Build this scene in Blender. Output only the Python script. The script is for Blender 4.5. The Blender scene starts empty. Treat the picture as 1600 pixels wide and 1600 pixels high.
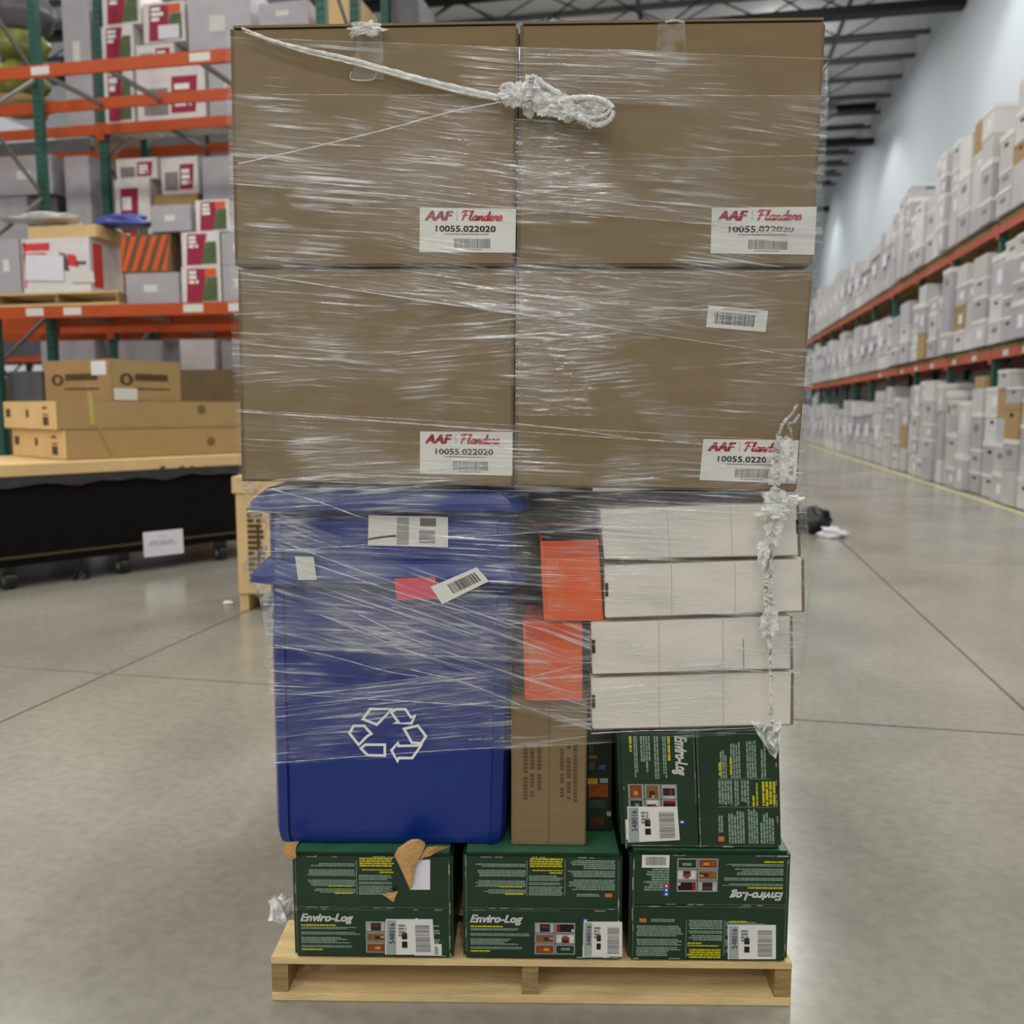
import bpy, bmesh, math, random
import numpy as np
from mathutils import Vector, noise

# ------------------------------------------------------------------ camera, world, light, exposure
SC = bpy.context.scene
COL = SC.collection
FPX = 1400.0                                   # focal length in pixels of the 1600 frame
PITCH = math.atan(162 / FPX)
YAW = math.atan(290 / math.hypot(FPX, 162))
CAM = Vector((0, 0, 1.154))
FH = Vector((-math.sin(YAW), math.cos(YAW), 0)); RT = Vector((math.cos(YAW), math.sin(YAW), 0)); UP0 = Vector((0, 0, 1))
FW = FH * math.cos(PITCH) - UP0 * math.sin(PITCH); UPV = FH * math.sin(PITCH) + UP0 * math.cos(PITCH)
cd = bpy.data.cameras.new('camera'); co = bpy.data.objects.new('camera', cd); COL.objects.link(co)
co.location = CAM; co.rotation_euler = (math.pi / 2 - PITCH, 0, YAW)
cd.sensor_width = 36; cd.lens = 36 * FPX / 1600; cd.clip_start = 0.05; cd.clip_end = 200
cd.dof.use_dof = True; cd.dof.focus_distance = 1.68; cd.dof.aperture_fstop = 3.8
SC.camera = co
SC.view_settings.view_transform = 'Standard'; SC.view_settings.look = 'None'
SC.view_settings.gamma = 1; SC.view_settings.use_curve_mapping = False
SC.view_settings.exposure = 0.0
SC.cycles.max_bounces = 8; SC.cycles.diffuse_bounces = 4; SC.cycles.glossy_bounces = 4
SC.cycles.transparent_max_bounces = 20; SC.cycles.transmission_bounces = 4
SC.cycles.caustics_reflective = False; SC.cycles.caustics_refractive = False
SC.cycles.sample_clamp_indirect = 6
W = bpy.data.worlds.new('world'); SC.world = W; W.use_nodes = True
W.node_tree.nodes['Background'].inputs[0].default_value = (0.95, 0.97, 1.0, 1)
W.node_tree.nodes['Background'].inputs[1].default_value = 0.46
HIGHBAY_W, WALLSPOT_W = 150.0, 260.0
HIGHBAYS = [(x, y) for y in (-30, -22, -15, -9, -4, 3, 10, 17, 24, 31, 38) for x in (-9.5, -4.0, 1.6)]
WALLSPOTS = [(3.3, 6.2), (3.3, 16.4), (3.3, 26.6), (3.3, 36.8)]

rnd = random.Random(7)
PI = math.pi

def lin(c):
    return tuple(((v / 255) / 12.92 if v / 255 <= 0.04045 else ((v / 255 + 0.055) / 1.055) ** 2.4) for v in c)

# ------------------------------------------------------------------ pixel -> place helpers
def ray(px, py):
    return FW + RT * ((px - 800) / FPX) + UPV * ((800 - py) / FPX)
def on_plane(px, py, p0, n):
    d = ray(px, py); return CAM + d * ((p0 - CAM).dot(n) / d.dot(n))
def on_floor(px, py, z=0.0):
    return on_plane(px, py, Vector((0, 0, z)), UP0)

class Frame:
    def __init__(s, o, ang):
        s.o = Vector(o); s.ang = ang
        s.x = Vector((math.cos(ang), math.sin(ang), 0)); s.y = Vector((-s.x.y, s.x.x, 0))
    def w(s, p):
        return s.o + s.x * p[0] + s.y * p[1] + UP0 * p[2]
    def at(s, px, py, yl=0.0):                 # the point of local plane y = yl seen at the pixel
        p = on_plane(px, py, s.o + s.y * yl, s.y) - s.o
        return Vector((p.dot(s.x), yl, p.z))
    def atx(s, px, py, xl):
        p = on_plane(px, py, s.o + s.x * xl, s.x) - s.o
        return Vector((xl, p.dot(s.y), p.z))
BF = Frame((0, 0, 0), 0)
_l = on_floor(425, 1564); _r = on_floor(1237, 1573)
PF = Frame(_l, math.atan2(_r.y - _l.y, _r.x - _l.x))

# ------------------------------------------------------------------ materials
MATS = {}
def nodes_of(name):
    m = bpy.data.materials.new(name); m.use_nodes = True
    nt = m.node_tree; nt.nodes.clear()
    out = nt.nodes.new('ShaderNodeOutputMaterial'); return m, nt, out
def N(nt, t, **kw):
    n = nt.nodes.new(t)
    for k, v in kw.items(): setattr(n, k, v)
    return n
def mat(name, rgb, rough=0.6, spec=0.4, var=0.06, vscale=6.0, stretch=(1, 1, 1), bump=0.0, bscale=60.0, metal=0.0, coat=0.0, emit=0.0, rgb2=None):
    if name in MATS: return MATS[name]
    m, nt, out = nodes_of(name); L = nt.links.new
    b = N(nt, 'ShaderNodeBsdfPrincipled'); L(b.outputs[0], out.inputs[0])
    c = lin(rgb)
    tc = N(nt, 'ShaderNodeTexCoord'); mp = N(nt, 'ShaderNodeMapping'); mp.inputs['Scale'].default_value = stretch
    L(tc.outputs['Object'], mp.inputs[0])
    nz = N(nt, 'ShaderNodeTexNoise'); nz.inputs['Scale'].default_value = vscale; nz.inputs['Detail'].default_value = 5
    L(mp.outputs[0], nz.inputs['Vector'])
    mx = N(nt, 'ShaderNodeMix', data_type='RGBA')
    c2 = lin(rgb2) if rgb2 else tuple(v * (1 + var) for v in c); c1 = c if rgb2 else tuple(v * (1 - var) for v in c)
    mx.inputs[6].default_value = (*c1, 1); mx.inputs[7].default_value = (*c2, 1)
    rp = N(nt, 'ShaderNodeMapRange'); rp.inputs[1].default_value = 0.3; rp.inputs[2].default_value = 0.7
    L(nz.outputs[0], rp.inputs[0]); L(rp.outputs[0], mx.inputs[0]); L(mx.outputs[2], b.inputs['Base Color'])
    b.inputs['Roughness'].default_value = rough; b.inputs['Specular IOR Level'].default_value = spec; b.inputs['Metallic'].default_value = metal
    b.inputs['Coat Weight'].default_value = coat
    if bump:
        n2 = N(nt, 'ShaderNodeTexNoise'); n2.inputs['Scale'].default_value = bscale; n2.inputs['Detail'].default_value = 4
        L(mp.outputs[0], n2.inputs['Vector'])
        bp = N(nt, 'ShaderNodeBump'); bp.inputs['Strength'].default_value = bump; bp.inputs['Distance'].default_value = 0.01
        L(n2.outputs[0], bp.inputs['Height']); L(bp.outputs[0], b.inputs['Normal'])
    if emit:
        b.inputs['Emission Color'].default_value = (*c, 1); b.inputs['Emission Strength'].default_value = emit
    MATS[name] = m; return m

def film_mat(name, haze0, haze1, gloss, patch_lo, patch_hi, su, sv, seed, rough=0.22, fade=False):
    m, nt, out = nodes_of(name); L = nt.links.new
    uv = N(nt, 'ShaderNodeUVMap'); uv.uv_map = 'UVMap'
    def noise_tex(sx, sy, off, det=3, dist=0.0):
        mp = N(nt, 'ShaderNodeMapping'); mp.inputs['Scale'].default_value = (sx, sy, 1); mp.inputs['Location'].default_value = (seed + off, seed * 1.7 + off, 0)
        L(uv.outputs[0], mp.inputs[0])
        t = N(nt, 'ShaderNodeTexNoise'); t.inputs['Scale'].default_value = 1; t.inputs['Detail'].default_value = det; t.inputs['Distortion'].default_value = dist
        L(mp.outputs[0], t.inputs['Vector']); return t.outputs[0]
    def rng(x, a, b, c=0.0, d=1.0):
        r = N(nt, 'ShaderNodeMapRange'); r.inputs[1].default_value = a; r.inputs[2].default_value = b; r.inputs[3].default_value = c; r.inputs[4].default_value = d
        L(x, r.inputs[0]); return r.outputs[0]
    def mul(a, b):
        k = N(nt, 'ShaderNodeMath', operation='MULTIPLY'); L(a, k.inputs[0])
        if isinstance(b, float): k.inputs[1].default_value = b
        else: L(b, k.inputs[1])
        return k.outputs[0]
    def add(a, b):
        k = N(nt, 'ShaderNodeMath', operation='ADD'); L(a, k.inputs[0])
        if isinstance(b, float): k.inputs[1].default_value = b
        else: L(b, k.inputs[1])
        return k.outputs[0]
    streak = noise_tex(su, sv, 0.0, 4, 0.4); fine = noise_tex(su * 5, sv * 1.5, 9.0, 2)
    patch = rng(noise_tex(4.0, 8.0, 31.0, 3), patch_lo, patch_hi)
    if fade:                                    # this lap's white streaks fade out along its length
        sx = N(nt, 'ShaderNodeSeparateXYZ'); L(uv.outputs[0], sx.inputs[0]); patch = mul(patch, rng(sx.outputs[0], 0.22, 0.46, 1.0, 0.0))
    s1 = rng(streak, 0.545, 0.66); s2 = rng(fine, 0.56, 0.74)
    wr0 = mul(patch, add(mul(s1, 0.8), mul(s2, 0.3)))
    clump_ = rng(noise_tex(9.0, 22.0, 57.0, 2), 0.42, 0.62, 0.25, 1.0); wr = add(mul(wr0, clump_), mul(patch, 0.035))
    hgt = add(mul(streak, 1.0), mul(fine, 0.35))
    bp = N(nt, 'ShaderNodeBump'); bp.inputs['Distance'].default_value = 0.006
    L(rng(patch, 0.0, 1.0, 0.12, 0.9), bp.inputs['Strength']); L(hgt, bp.inputs['Height'])
    tr = N(nt, 'ShaderNodeBsdfTransparent')
    gl = N(nt, 'ShaderNodeBsdfGlossy'); gl.inputs['Roughness'].default_value = rough; gl.inputs['Color'].default_value = (0.95, 0.95, 0.95, 1)
    L(bp.outputs[0], gl.inputs['Normal'])
    df = N(nt, 'ShaderNodeBsdfDiffuse'); df.inputs[0].default_value = (0.86, 0.85, 0.84, 1)  # milky creases, with lamp glints also painted in as white streaks
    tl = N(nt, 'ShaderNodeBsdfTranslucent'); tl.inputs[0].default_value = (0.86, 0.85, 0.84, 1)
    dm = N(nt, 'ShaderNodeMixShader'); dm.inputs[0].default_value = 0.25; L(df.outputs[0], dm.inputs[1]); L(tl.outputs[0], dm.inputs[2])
    gf = N(nt, 'ShaderNodeMath', operation='ADD'); L(rng(patch, 0, 1, 0.0 if fade else 0.012, 0.035), gf.inputs[0]); L(mul(wr, gloss), gf.inputs[1]); gf.use_clamp = True
    m1 = N(nt, 'ShaderNodeMixShader'); L(gf.outputs[0], m1.inputs[0]); L(tr.outputs[0], m1.inputs[1]); L(gl.outputs[0], m1.inputs[2])
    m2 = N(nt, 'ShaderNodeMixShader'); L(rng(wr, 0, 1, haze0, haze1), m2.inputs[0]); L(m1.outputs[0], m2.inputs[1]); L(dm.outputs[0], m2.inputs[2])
    L(m2.outputs[0], out.inputs[0]); MATS[name] = m; return m

def plastic_mat(name, alpha, rough=0.2, bump=0.8, bscale=90, tint=(0.88, 0.88, 0.86)):
    m, nt, out = nodes_of(name); L = nt.links.new
    tc = N(nt, 'ShaderNodeTexCoord'); nz = N(nt, 'ShaderNodeTexNoise'); nz.inputs['Scale'].default_value = bscale; nz.inputs['Detail'].default_value = 3
    L(tc.outputs['Object'], nz.inputs['Vector'])
    bp = N(nt, 'ShaderNodeBump'); bp.inputs['Strength'].default_value = bump; bp.inputs['Distance'].default_value = 0.01; L(nz.outputs[0], bp.inputs['Height'])
    tr = N(nt, 'ShaderNodeBsdfTransparent'); b = N(nt, 'ShaderNodeBsdfPrincipled')
    b.inputs['Base Color'].default_value = (*tint, 1); b.inputs['Roughness'].default_value = rough; b.inputs['Specular IOR Level'].default_value = 0.8
    L(bp.outputs[0], b.inputs['Normal'])
    mr = N(nt, 'ShaderNodeMapRange'); mr.inputs[1].default_value = 0.35; mr.inputs[2].default_value = 0.65
    mr.inputs[3].default_value = max(0, alpha - 0.25); mr.inputs[4].default_value = min(1, alpha + 0.25); L(nz.outputs[0], mr.inputs[0])
    mx = N(nt, 'ShaderNodeMixShader'); L(mr.outputs[0], mx.inputs[0]); L(tr.outputs[0], mx.inputs[1]); L(b.outputs[0], mx.inputs[2])
    L(mx.outputs[0], out.inputs[0]); MATS[name] = m; return m

KRAFT = mat('kraft_board', (131, 111, 81), 0.75, 0.25, 0.07, 5, (1, 1, 9), 0.05, 200)
KRAFT_DK = mat('kraft_board_dark', (112, 92, 66), 0.8, 0.2, 0.1, 6)
KRAFT_LT = mat('kraft_board_light', (222, 190, 136), 0.75, 0.25, 0.06, 5)
KRAFT_MID = mat('kraft_board_mid', (172, 144, 100), 0.75, 0.25, 0.06, 5)
KRAFT_EDGE = mat('kraft_cut_edge', (128, 106, 80), 0.8, 0.2)
TORN = mat('torn_kraft', (206, 160, 104), 0.85, 0.2, 0.15, 40, (1, 1, 1), 0.4, 120)
WHITEB = mat('white_board', (228, 222, 211), 0.7, 0.3, 0.05, 7, (1, 1, 2))
WHITEB_LINE = mat('white_board_crease', (180, 175, 166), 0.8, 0.2)
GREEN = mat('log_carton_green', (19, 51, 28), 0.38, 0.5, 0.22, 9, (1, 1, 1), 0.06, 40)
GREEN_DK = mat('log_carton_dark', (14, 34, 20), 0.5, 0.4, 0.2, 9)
BLUE = mat('recycling_blue_plastic', (8, 42, 122), 0.34, 0.5, 0.05, 4, (1, 1, 1), 0.04, 300)
PAPER = mat('label_paper', (224, 222, 214), 0.6, 0.35, 0.03, 20)
PAPER_W = mat('white_sheet', (232, 230, 236), 0.6, 0.3, 0.03, 10)
INK = mat('black_ink', (34, 32, 34), 0.6, 0.3)
INK_GREY = mat('grey_ink', (130, 130, 128), 0.6, 0.3)
INK_RED = mat('red_ink', (188, 38, 48), 0.6, 0.3)
INK_BROWN = mat('brown_ink', (88, 68, 46), 0.7, 0.2)
INK_WHITE = mat('white_ink', (244, 244, 240), 0.5, 0.3)
INK_SAGE = mat('sage_ink', (128, 150, 134), 0.5, 0.3, 0.15, 60)
INK_YEL = mat('yellow_ink', (190, 180, 30), 0.5, 0.3, 0.1, 60)
INK_BLUE = mat('blue_ink', (48, 84, 168), 0.5, 0.3)
INK_ORG = mat('orange_ink', (196, 112, 58), 0.5, 0.3, 0.1, 80)
PINK = mat('pink_label', (214, 88, 108), 0.6, 0.3)
ORANGE = mat('orange_carton', (228, 92, 24), 0.5, 0.4, 0.04, 6)
ORANGE_LT = mat('orange_print', (232, 120, 64), 0.5, 0.4, 0.04, 6)
WOOD = mat('pallet_wood', (222, 194, 142), 0.75, 0.25, 0.16, 6, (1.2, 9, 9), 0.25, 40)
WOOD_END = mat('pallet_wood_end', (158, 130, 86), 0.85, 0.2, 0.3, 14, (1, 1, 9), 0.3, 60)
DARK = mat('dark_gap', (26, 22, 18), 0.9, 0.1)
BLACK_FAB = mat('black_cover', (17, 15, 13), 0.85, 0.15, 0.2, 12)
BLACK_PL = mat('black_plastic', (20, 20, 22), 0.3, 0.5, 0.2, 12, (1, 1, 1), 0.3, 30)
CHROME = mat('bright_steel', (190, 190, 190), 0.25, 0.5, metal=0.9)
BEAM = mat('rack_orange', (192, 80, 30), 0.45, 0.4, 0.06, 3)
BEAM_R = mat('rack_orange_faded', (196, 92, 66), 0.5, 0.4, 0.08, 3)
POST = mat('rack_green', (46, 92, 80), 0.45, 0.4, 0.08, 3)
STEEL = mat('galvanised_steel', (126, 126, 122), 0.4, 0.5, 0.08, 6, metal=0.4)
JOIST = mat('roof_steel', (92, 96, 102), 0.6, 0.3, 0.1, 2)
GIRDER = mat('girder_steel', (30, 32, 36), 0.6, 0.3, 0.1, 2)
DECK = mat('roof_deck', (214, 217, 220), 0.55, 0.4, 0.05, 2, (14, 0.3, 1))
WALLM = mat('wall_paint', (194, 202, 210), 0.6, 0.3, 0.02, 0.5)
CRIMSON = mat('crimson_print', (160, 38, 66), 0.55, 0.35, 0.1, 9)
LEAF = mat('leaf_print', (84, 104, 66), 0.55, 0.35, 0.2, 12)
ORPRINT = mat('orange_badge', (226, 96, 50), 0.55, 0.35)
CART_W = [mat('white_carton_%d' % i, c, 0.5, 0.45, 0.06, 3) for i, c in enumerate([(204, 201, 203), (190, 188, 192), (216, 213, 212), (178, 176, 180), (196, 192, 190)])]
CART_LID = mat('white_carton_lid', (226, 224, 222), 0.45, 0.45)
CART_RW = mat('printed_carton_white', (228, 222, 220), 0.55, 0.35)
WRAPG = mat('grey_wrapped', (178, 174, 178), 0.35, 0.55, 0.08, 5, (1, 1, 1), 0.25, 12)
WRAPD = mat('dark_wrapped', (92, 90, 92), 0.4, 0.5, 0.2, 5, (1, 1, 1), 0.25, 12)
YELGREEN = mat('yellow_green_bag', (150, 156, 62), 0.4, 0.4, 0.3, 6, rgb2=(92, 100, 70))
BLUEBAG = mat('blue_plastic_sheet', (62, 78, 160), 0.35, 0.5)
TAPE = plastic_mat('clear_tape', -0.12, 0.12, 0.15, 30)
CLUMP = plastic_mat('bunched_film', 0.58, 0.16, 0.8, 70, (0.96, 0.96, 0.94))
FINE = plastic_mat('film_crease', 0.34, 0.16, 0.8, 40, (0.96, 0.96, 0.96))
ROPE = plastic_mat('twisted_film', 0.66, 0.18, 0.5, 50, (0.97, 0.97, 0.95))
HANG = plastic_mat('loose_film', 0.34, 0.14, 1.0, 60, (0.96, 0.96, 0.95))

def concrete():
    m, nt, out = nodes_of('polished_concrete'); L = nt.links.new
    b = N(nt, 'ShaderNodeBsdfPrincipled'); L(b.outputs[0], out.inputs[0])
    tc = N(nt, 'ShaderNodeTexCoord')
    def nz(s, d, st=(1, 1, 1), rough=0.6):
        mp = N(nt, 'ShaderNodeMapping'); mp.inputs['Scale'].default_value = st; L(tc.outputs['Object'], mp.inputs[0])
        t = N(nt, 'ShaderNodeTexNoise'); t.inputs['Scale'].default_value = s; t.inputs['Detail'].default_value = d; t.inputs['Roughness'].default_value = rough
        L(mp.outputs[0], t.inputs['Vector']); return t.outputs[0]
    def ramp(x, stops):
        r = N(nt, 'ShaderNodeValToRGB'); L(x, r.inputs[0])
        e = r.color_ramp.elements
        e[0].position, e[0].color = stops[0][0], (*lin(stops[0][1]), 1); e[1].position, e[1].color = stops[-1][0], (*lin(stops[-1][1]), 1)
        for p, c in stops[1:-1]:
            k = e.new(p); k.color = (*lin(c), 1)
        return r.outputs[0]
    big = ramp(nz(1.1, 5, (1, 0.7, 1), 0.5), [(0.3, (136, 132, 120)), (0.5, (158, 154, 142)), (0.72, (172, 168, 155))])
    fine = ramp(nz(28, 6), [(0.3, (226, 226, 224)), (0.6, (255, 255, 255))])
    spot = ramp(nz(9, 3), [(0.20, (150, 144, 132)), (0.31, (255, 255, 255))])
    m1 = N(nt, 'ShaderNodeMix', data_type='RGBA', blend_type='MULTIPLY'); m1.inputs[0].default_value = 0.7; L(big, m1.inputs[6]); L(fine, m1.inputs[7])
    m2 = N(nt, 'ShaderNodeMix', data_type='RGBA', blend_type='MULTIPLY'); m2.inputs[0].default_value = 0.45; L(m1.outputs[2], m2.inputs[6]); L(spot, m2.inputs[7])
    L(m2.outputs[2], b.inputs['Base Color'])
    r = N(nt, 'ShaderNodeMapRange'); r.inputs[3].default_value = 0.10; r.inputs[4].default_value = 0.30; L(nz(2.3, 5), r.inputs[0]); L(r.outputs[0], b.inputs['Roughness'])
    b.inputs['Specular IOR Level'].default_value = 0.55
    return m
CONCRETE = concrete()

# ------------------------------------------------------------------ mesh builder
class MB:
    def __init__(s): s.v = []; s.f = []; s.m = []; s.mats = []; s.uv = None
    def slot(s, m):
        if m not in s.mats: s.mats.append(m)
        return s.mats.index(m)
    def face(s, pts, m):
        i = len(s.v); s.v += [tuple(p) for p in pts]; s.f.append(tuple(range(i, i + len(pts)))); s.m.append(s.slot(m)); return s
    def hexa(s, p, m):                          # p: 4 bottom (ccw) + 4 top
        i = len(s.v); s.v += [tuple(q) for q in p]; k = s.slot(m)
        for f in ((3, 2, 1, 0), (4, 5, 6, 7), (0, 1, 5, 4), (1, 2, 6, 5), (2, 3, 7, 6), (3, 0, 4, 7)):
            s.f.append(tuple(i + j for j in f)); s.m.append(k)
        return s
    def box(s, a, b, m):
        x0, y0, z0 = a; x1, y1, z1 = b
        return s.hexa([(x0, y0, z0), (x1, y0, z0), (x1, y1, z0), (x0, y1, z0), (x0, y0, z1), (x1, y0, z1), (x1, y1, z1), (x0, y1, z1)], m)
    def tube(s, path, r, m, seg=6, cap=True):
        path = [Vector(p) for p in path]; n = len(path); rings = []; k = s.slot(m)
        for i, p in enumerate(path):
            t = (path[min(i + 1, n - 1)] - path[max(i - 1, 0)]).normalized()
            a = t.cross(Vector((0, 0, 1))); a = a if a.length > 0.05 else t.cross(Vector((0, 1, 0))); a.normalize(); b = t.cross(a)
            rr = r[i] if hasattr(r, '__len__') else r
            i0 = len(s.v)
            for j in range(seg):
                q = 2 * PI * j / seg; s.v.append(tuple(p + a * (rr * math.cos(q)) + b * (rr * math.sin(q))))
            rings.append(i0)
        for a0, b0 in zip(rings, rings[1:]):
            for j in range(seg):
                s.f.append((a0 + j, a0 + (j + 1) % seg, b0 + (j + 1) % seg, b0 + j)); s.m.append(k)
        if cap:
            s.f.append(tuple(rings[0] + j for j in range(seg))[::-1]); s.m.append(k)
            s.f.append(tuple(rings[-1] + j for j in range(seg))); s.m.append(k)
        return s
    def bar(s, a, b, w, h, m):                  # square bar between two points
        a, b = Vector(a), Vector(b); t = (b - a).normalized(); x = t.cross(UP0); x = x.normalized() if x.length > 0.05 else Vector((1, 0, 0)); y = x.cross(t)
        x *= w / 2; y *= h / 2
        return s.hexa([a - x - y, a + x - y, a + x + y, a - x + y, b - x - y, b + x - y, b + x + y, b - x + y], m)
    def grid(s, rows, m):                       # rows of points
        i = len(s.v); nr, nc = len(rows), len(rows[0]); k = s.slot(m)
        for r in rows: s.v += [tuple(p) for p in r]
        for a in range(nr - 1):
            for b in range(nc - 1):
                s.f.append((i + a * nc + b, i + a * nc + b + 1, i + (a + 1) * nc + b + 1, i + (a + 1) * nc + b)); s.m.append(k)
        return s
    def build(s, name, parent=None, smooth=False, off=(0, 0, 0), bevel=0.0, kind=None):
        me = bpy.data.meshes.new(name); o0 = Vector(off)
        me.from_pydata([tuple(Vector(p) - o0) for p in s.v], [], s.f)
        for m in s.mats: me.materials.append(m)
        me.polygons.foreach_set('material_index', s.m)
        if smooth: me.polygons.foreach_set('use_smooth', [True] * len(s.f))
        me.update()
        if bevel or True:
            bm = bmesh.new(); bm.from_mesh(me)
            if bevel:
                bmesh.ops.remove_doubles(bm, verts=bm.verts, dist=1e-5)
                bmesh.ops.bevel(bm, geom=list(bm.edges), offset=bevel, segments=2, affect='EDGES', clamp_overlap=True)
            bm.to_mesh(me); bm.free()
        o = bpy.data.objects.new(name, me); COL.objects.link(o)
        if parent: o.parent = parent
        if kind: o['kind'] = kind
        return o

BASE = {}
def thing(name, label, cat, frame, base, group=None):
    o = bpy.data.objects.new(name, None); COL.objects.link(o)
    o.empty_display_size = 0.1
    o.location = frame.w(base); o.rotation_euler = (0, 0, frame.ang)
    o['label'] = label; o['category'] = cat
    if group: o['group'] = group
    BASE[o] = tuple(base); return o
def part(mb, name, root, parent=None, **kw):    # mesh in frame coordinates -> child of the thing (or of one of its parts)
    return mb.build(name, parent or root, off=BASE[root], **kw)
def solo(mb, name, label, cat, frame, base, group=None, **kw):
    o = mb.build(name, None, off=base, **kw); o.location = frame.w(base); o.rotation_euler = (0, 0, frame.ang)
    o['label'] = label; o['category'] = cat
    if group: o['group'] = group
    return o
def structure(mb, name, **kw):
    o = mb.build(name, **kw); o['kind'] = 'structure'; return o
def copy_tree(o, parent=None):
    c = o.copy(); COL.objects.link(c)
    if parent: c.parent = parent
    for ch in [k for k in o.children]: copy_tree(ch, c)
    return c

# ------------------------------------------------------------------ lettering
TXT = {}
def text_shape(s, bold=0.0, shear=0.0):
    key = (s, bold, shear)
    if key in TXT: return TXT[key]
    cu = bpy.data.curves.new('t', 'FONT'); cu.body = s; cu.shear = shear; cu.resolution_u = 2; cu.fill_mode = 'FRONT'
    ob = bpy.data.objects.new('t', cu); COL.objects.link(ob)
    dg = bpy.context.evaluated_depsgraph_get(); me = bpy.data.meshes.new_from_object(ob.evaluated_get(dg))
    v = [(p.co.x, p.co.y) for p in me.vertices]; f = [tuple(p.vertices) for p in me.polygons]
    bpy.data.objects.remove(ob); bpy.data.curves.remove(cu); bpy.data.meshes.remove(me)
    x0 = min(p[0] for p in v); x1 = max(p[0] for p in v); y0 = min(p[1] for p in v); y1 = max(p[1] for p in v)
    TXT[key] = ([((p[0] - x0) / (x1 - x0), (p[1] - y0) / (y1 - y0)) for p in v], f); return TXT[key]

class Patch:                                    # a flat face that print, labels and lettering are laid on
    def __init__(s, bl, br, tr, tl, rot=0):
        s.c = [Vector(p) for p in (bl, br, tr, tl)]
        s.n = (s.c[1] - s.c[0]).cross(s.c[3] - s.c[0]).normalized(); s.rot = rot
    def pt(s, u, v, off=0.0):
        if s.rot == 180: u, v = 1 - u, 1 - v
        elif s.rot == 90: u, v = v, 1 - u       # turned a quarter clockwise
        a, b, c, d = s.c
        return (a * (1 - u) + b * u) * (1 - v) + (d * (1 - u) + c * u) * v + s.n * off
    def sub(s, u0, v0, u1, v1, off=0.0):
        return Patch(s.pt(u0, v0, off), s.pt(u1, v0, off), s.pt(u1, v1, off), s.pt(u0, v1, off))
def pq(mb, P, u0, v0, u1, v1, m, off=0.0004):
    mb.face([P.pt(u0, v0, off), P.pt(u1, v0, off), P.pt(u1, v1, off), P.pt(u0, v1, off)], m)
def pslab(mb, P, u0, v0, u1, v1, m, th=0.0008):
    a = [P.pt(u0, v0, 0), P.pt(u1, v0, 0), P.pt(u1, v1, 0), P.pt(u0, v1, 0)]; n = P.n * th
    mb.hexa([p for p in a] + [p + n for p in a], m)
def ptext(mb, P, s, u0, v0, u1, v1, m, bold=0.0, shear=0.0, off=0.0012):
    v, f = text_shape(s, bold, shear); i = len(mb.v); k = mb.slot(m)
    d = bold * 1.5 / max(1, len(s)) * (u1 - u0); e = bold * 0.75 * (v1 - v0)   # heavier strokes: overlaid copies
    for du, dv in (((0, 0),) if not bold else ((-d, -e), (d, -e), (-d, e), (d, e), (0, 0))):
        i = len(mb.v); mb.v += [tuple(P.pt(u0 + du + (u1 - u0) * x, v0 + dv + (v1 - v0) * y, off)) for x, y in v]
        for q in f: mb.f.append(tuple(i + j for j in q)); mb.m.append(k)
def catmull(p, n=5):
    o = []; q = [p[0]] + list(p) + [p[-1]]
    for i in range(1, len(q) - 2):
        for t in range(n):
            t /= n; a, b, c, d = q[i - 1], q[i], q[i + 1], q[i + 2]
            o.append(tuple(0.5 * (2 * b[k] + (c[k] - a[k]) * t + (2 * a[k] - 5 * b[k] + 4 * c[k] - d[k]) * t * t + (3 * b[k] - a[k] - 3 * c[k] + d[k]) * t ** 3) for k in range(len(b))))
    return o + [p[-1]]
def pstroke(mb, P, pts, w, m, off=0.0012, close=False, asp=1.0):
    pts = [Vector((p[0], p[1])) for p in pts]; n = len(pts); L_, R_ = [], []
    for i in range(n):
        a = pts[(i - 1) % n] if close or i else pts[0]; b = pts[(i + 1) % n] if close or i < n - 1 else pts[-1]
        if close:                               # mitred
            d1 = (pts[i] - a); d2 = (b - pts[i]); d1 = Vector((d1.x * asp, d1.y)).normalized(); d2 = Vector((d2.x * asp, d2.y)).normalized()
            n1 = Vector((-d1.y, d1.x)); n2 = Vector((-d2.y, d2.x)); nn = (n1 + n2); nn = nn.normalized() if nn.length > 0.1 else n1
            k = min(1.8, 1 / max(0.4, nn.dot(n1)))
        else:
            d = b - a; d = Vector((d.x * asp, d.y)); d.normalize(); nn = Vector((-d.y, d.x)); k = 1
        nn = Vector((nn.x / asp, nn.y)) * (w / 2 * k); L_.append(pts[i] + nn); R_.append(pts[i] - nn)
    for i in range(n if close else n - 1):
        j = (i + 1) % n
        mb.face([P.pt(*R_[i], off), P.pt(*R_[j], off), P.pt(*L_[j], off), P.pt(*L_[i], off)], m)
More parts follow.
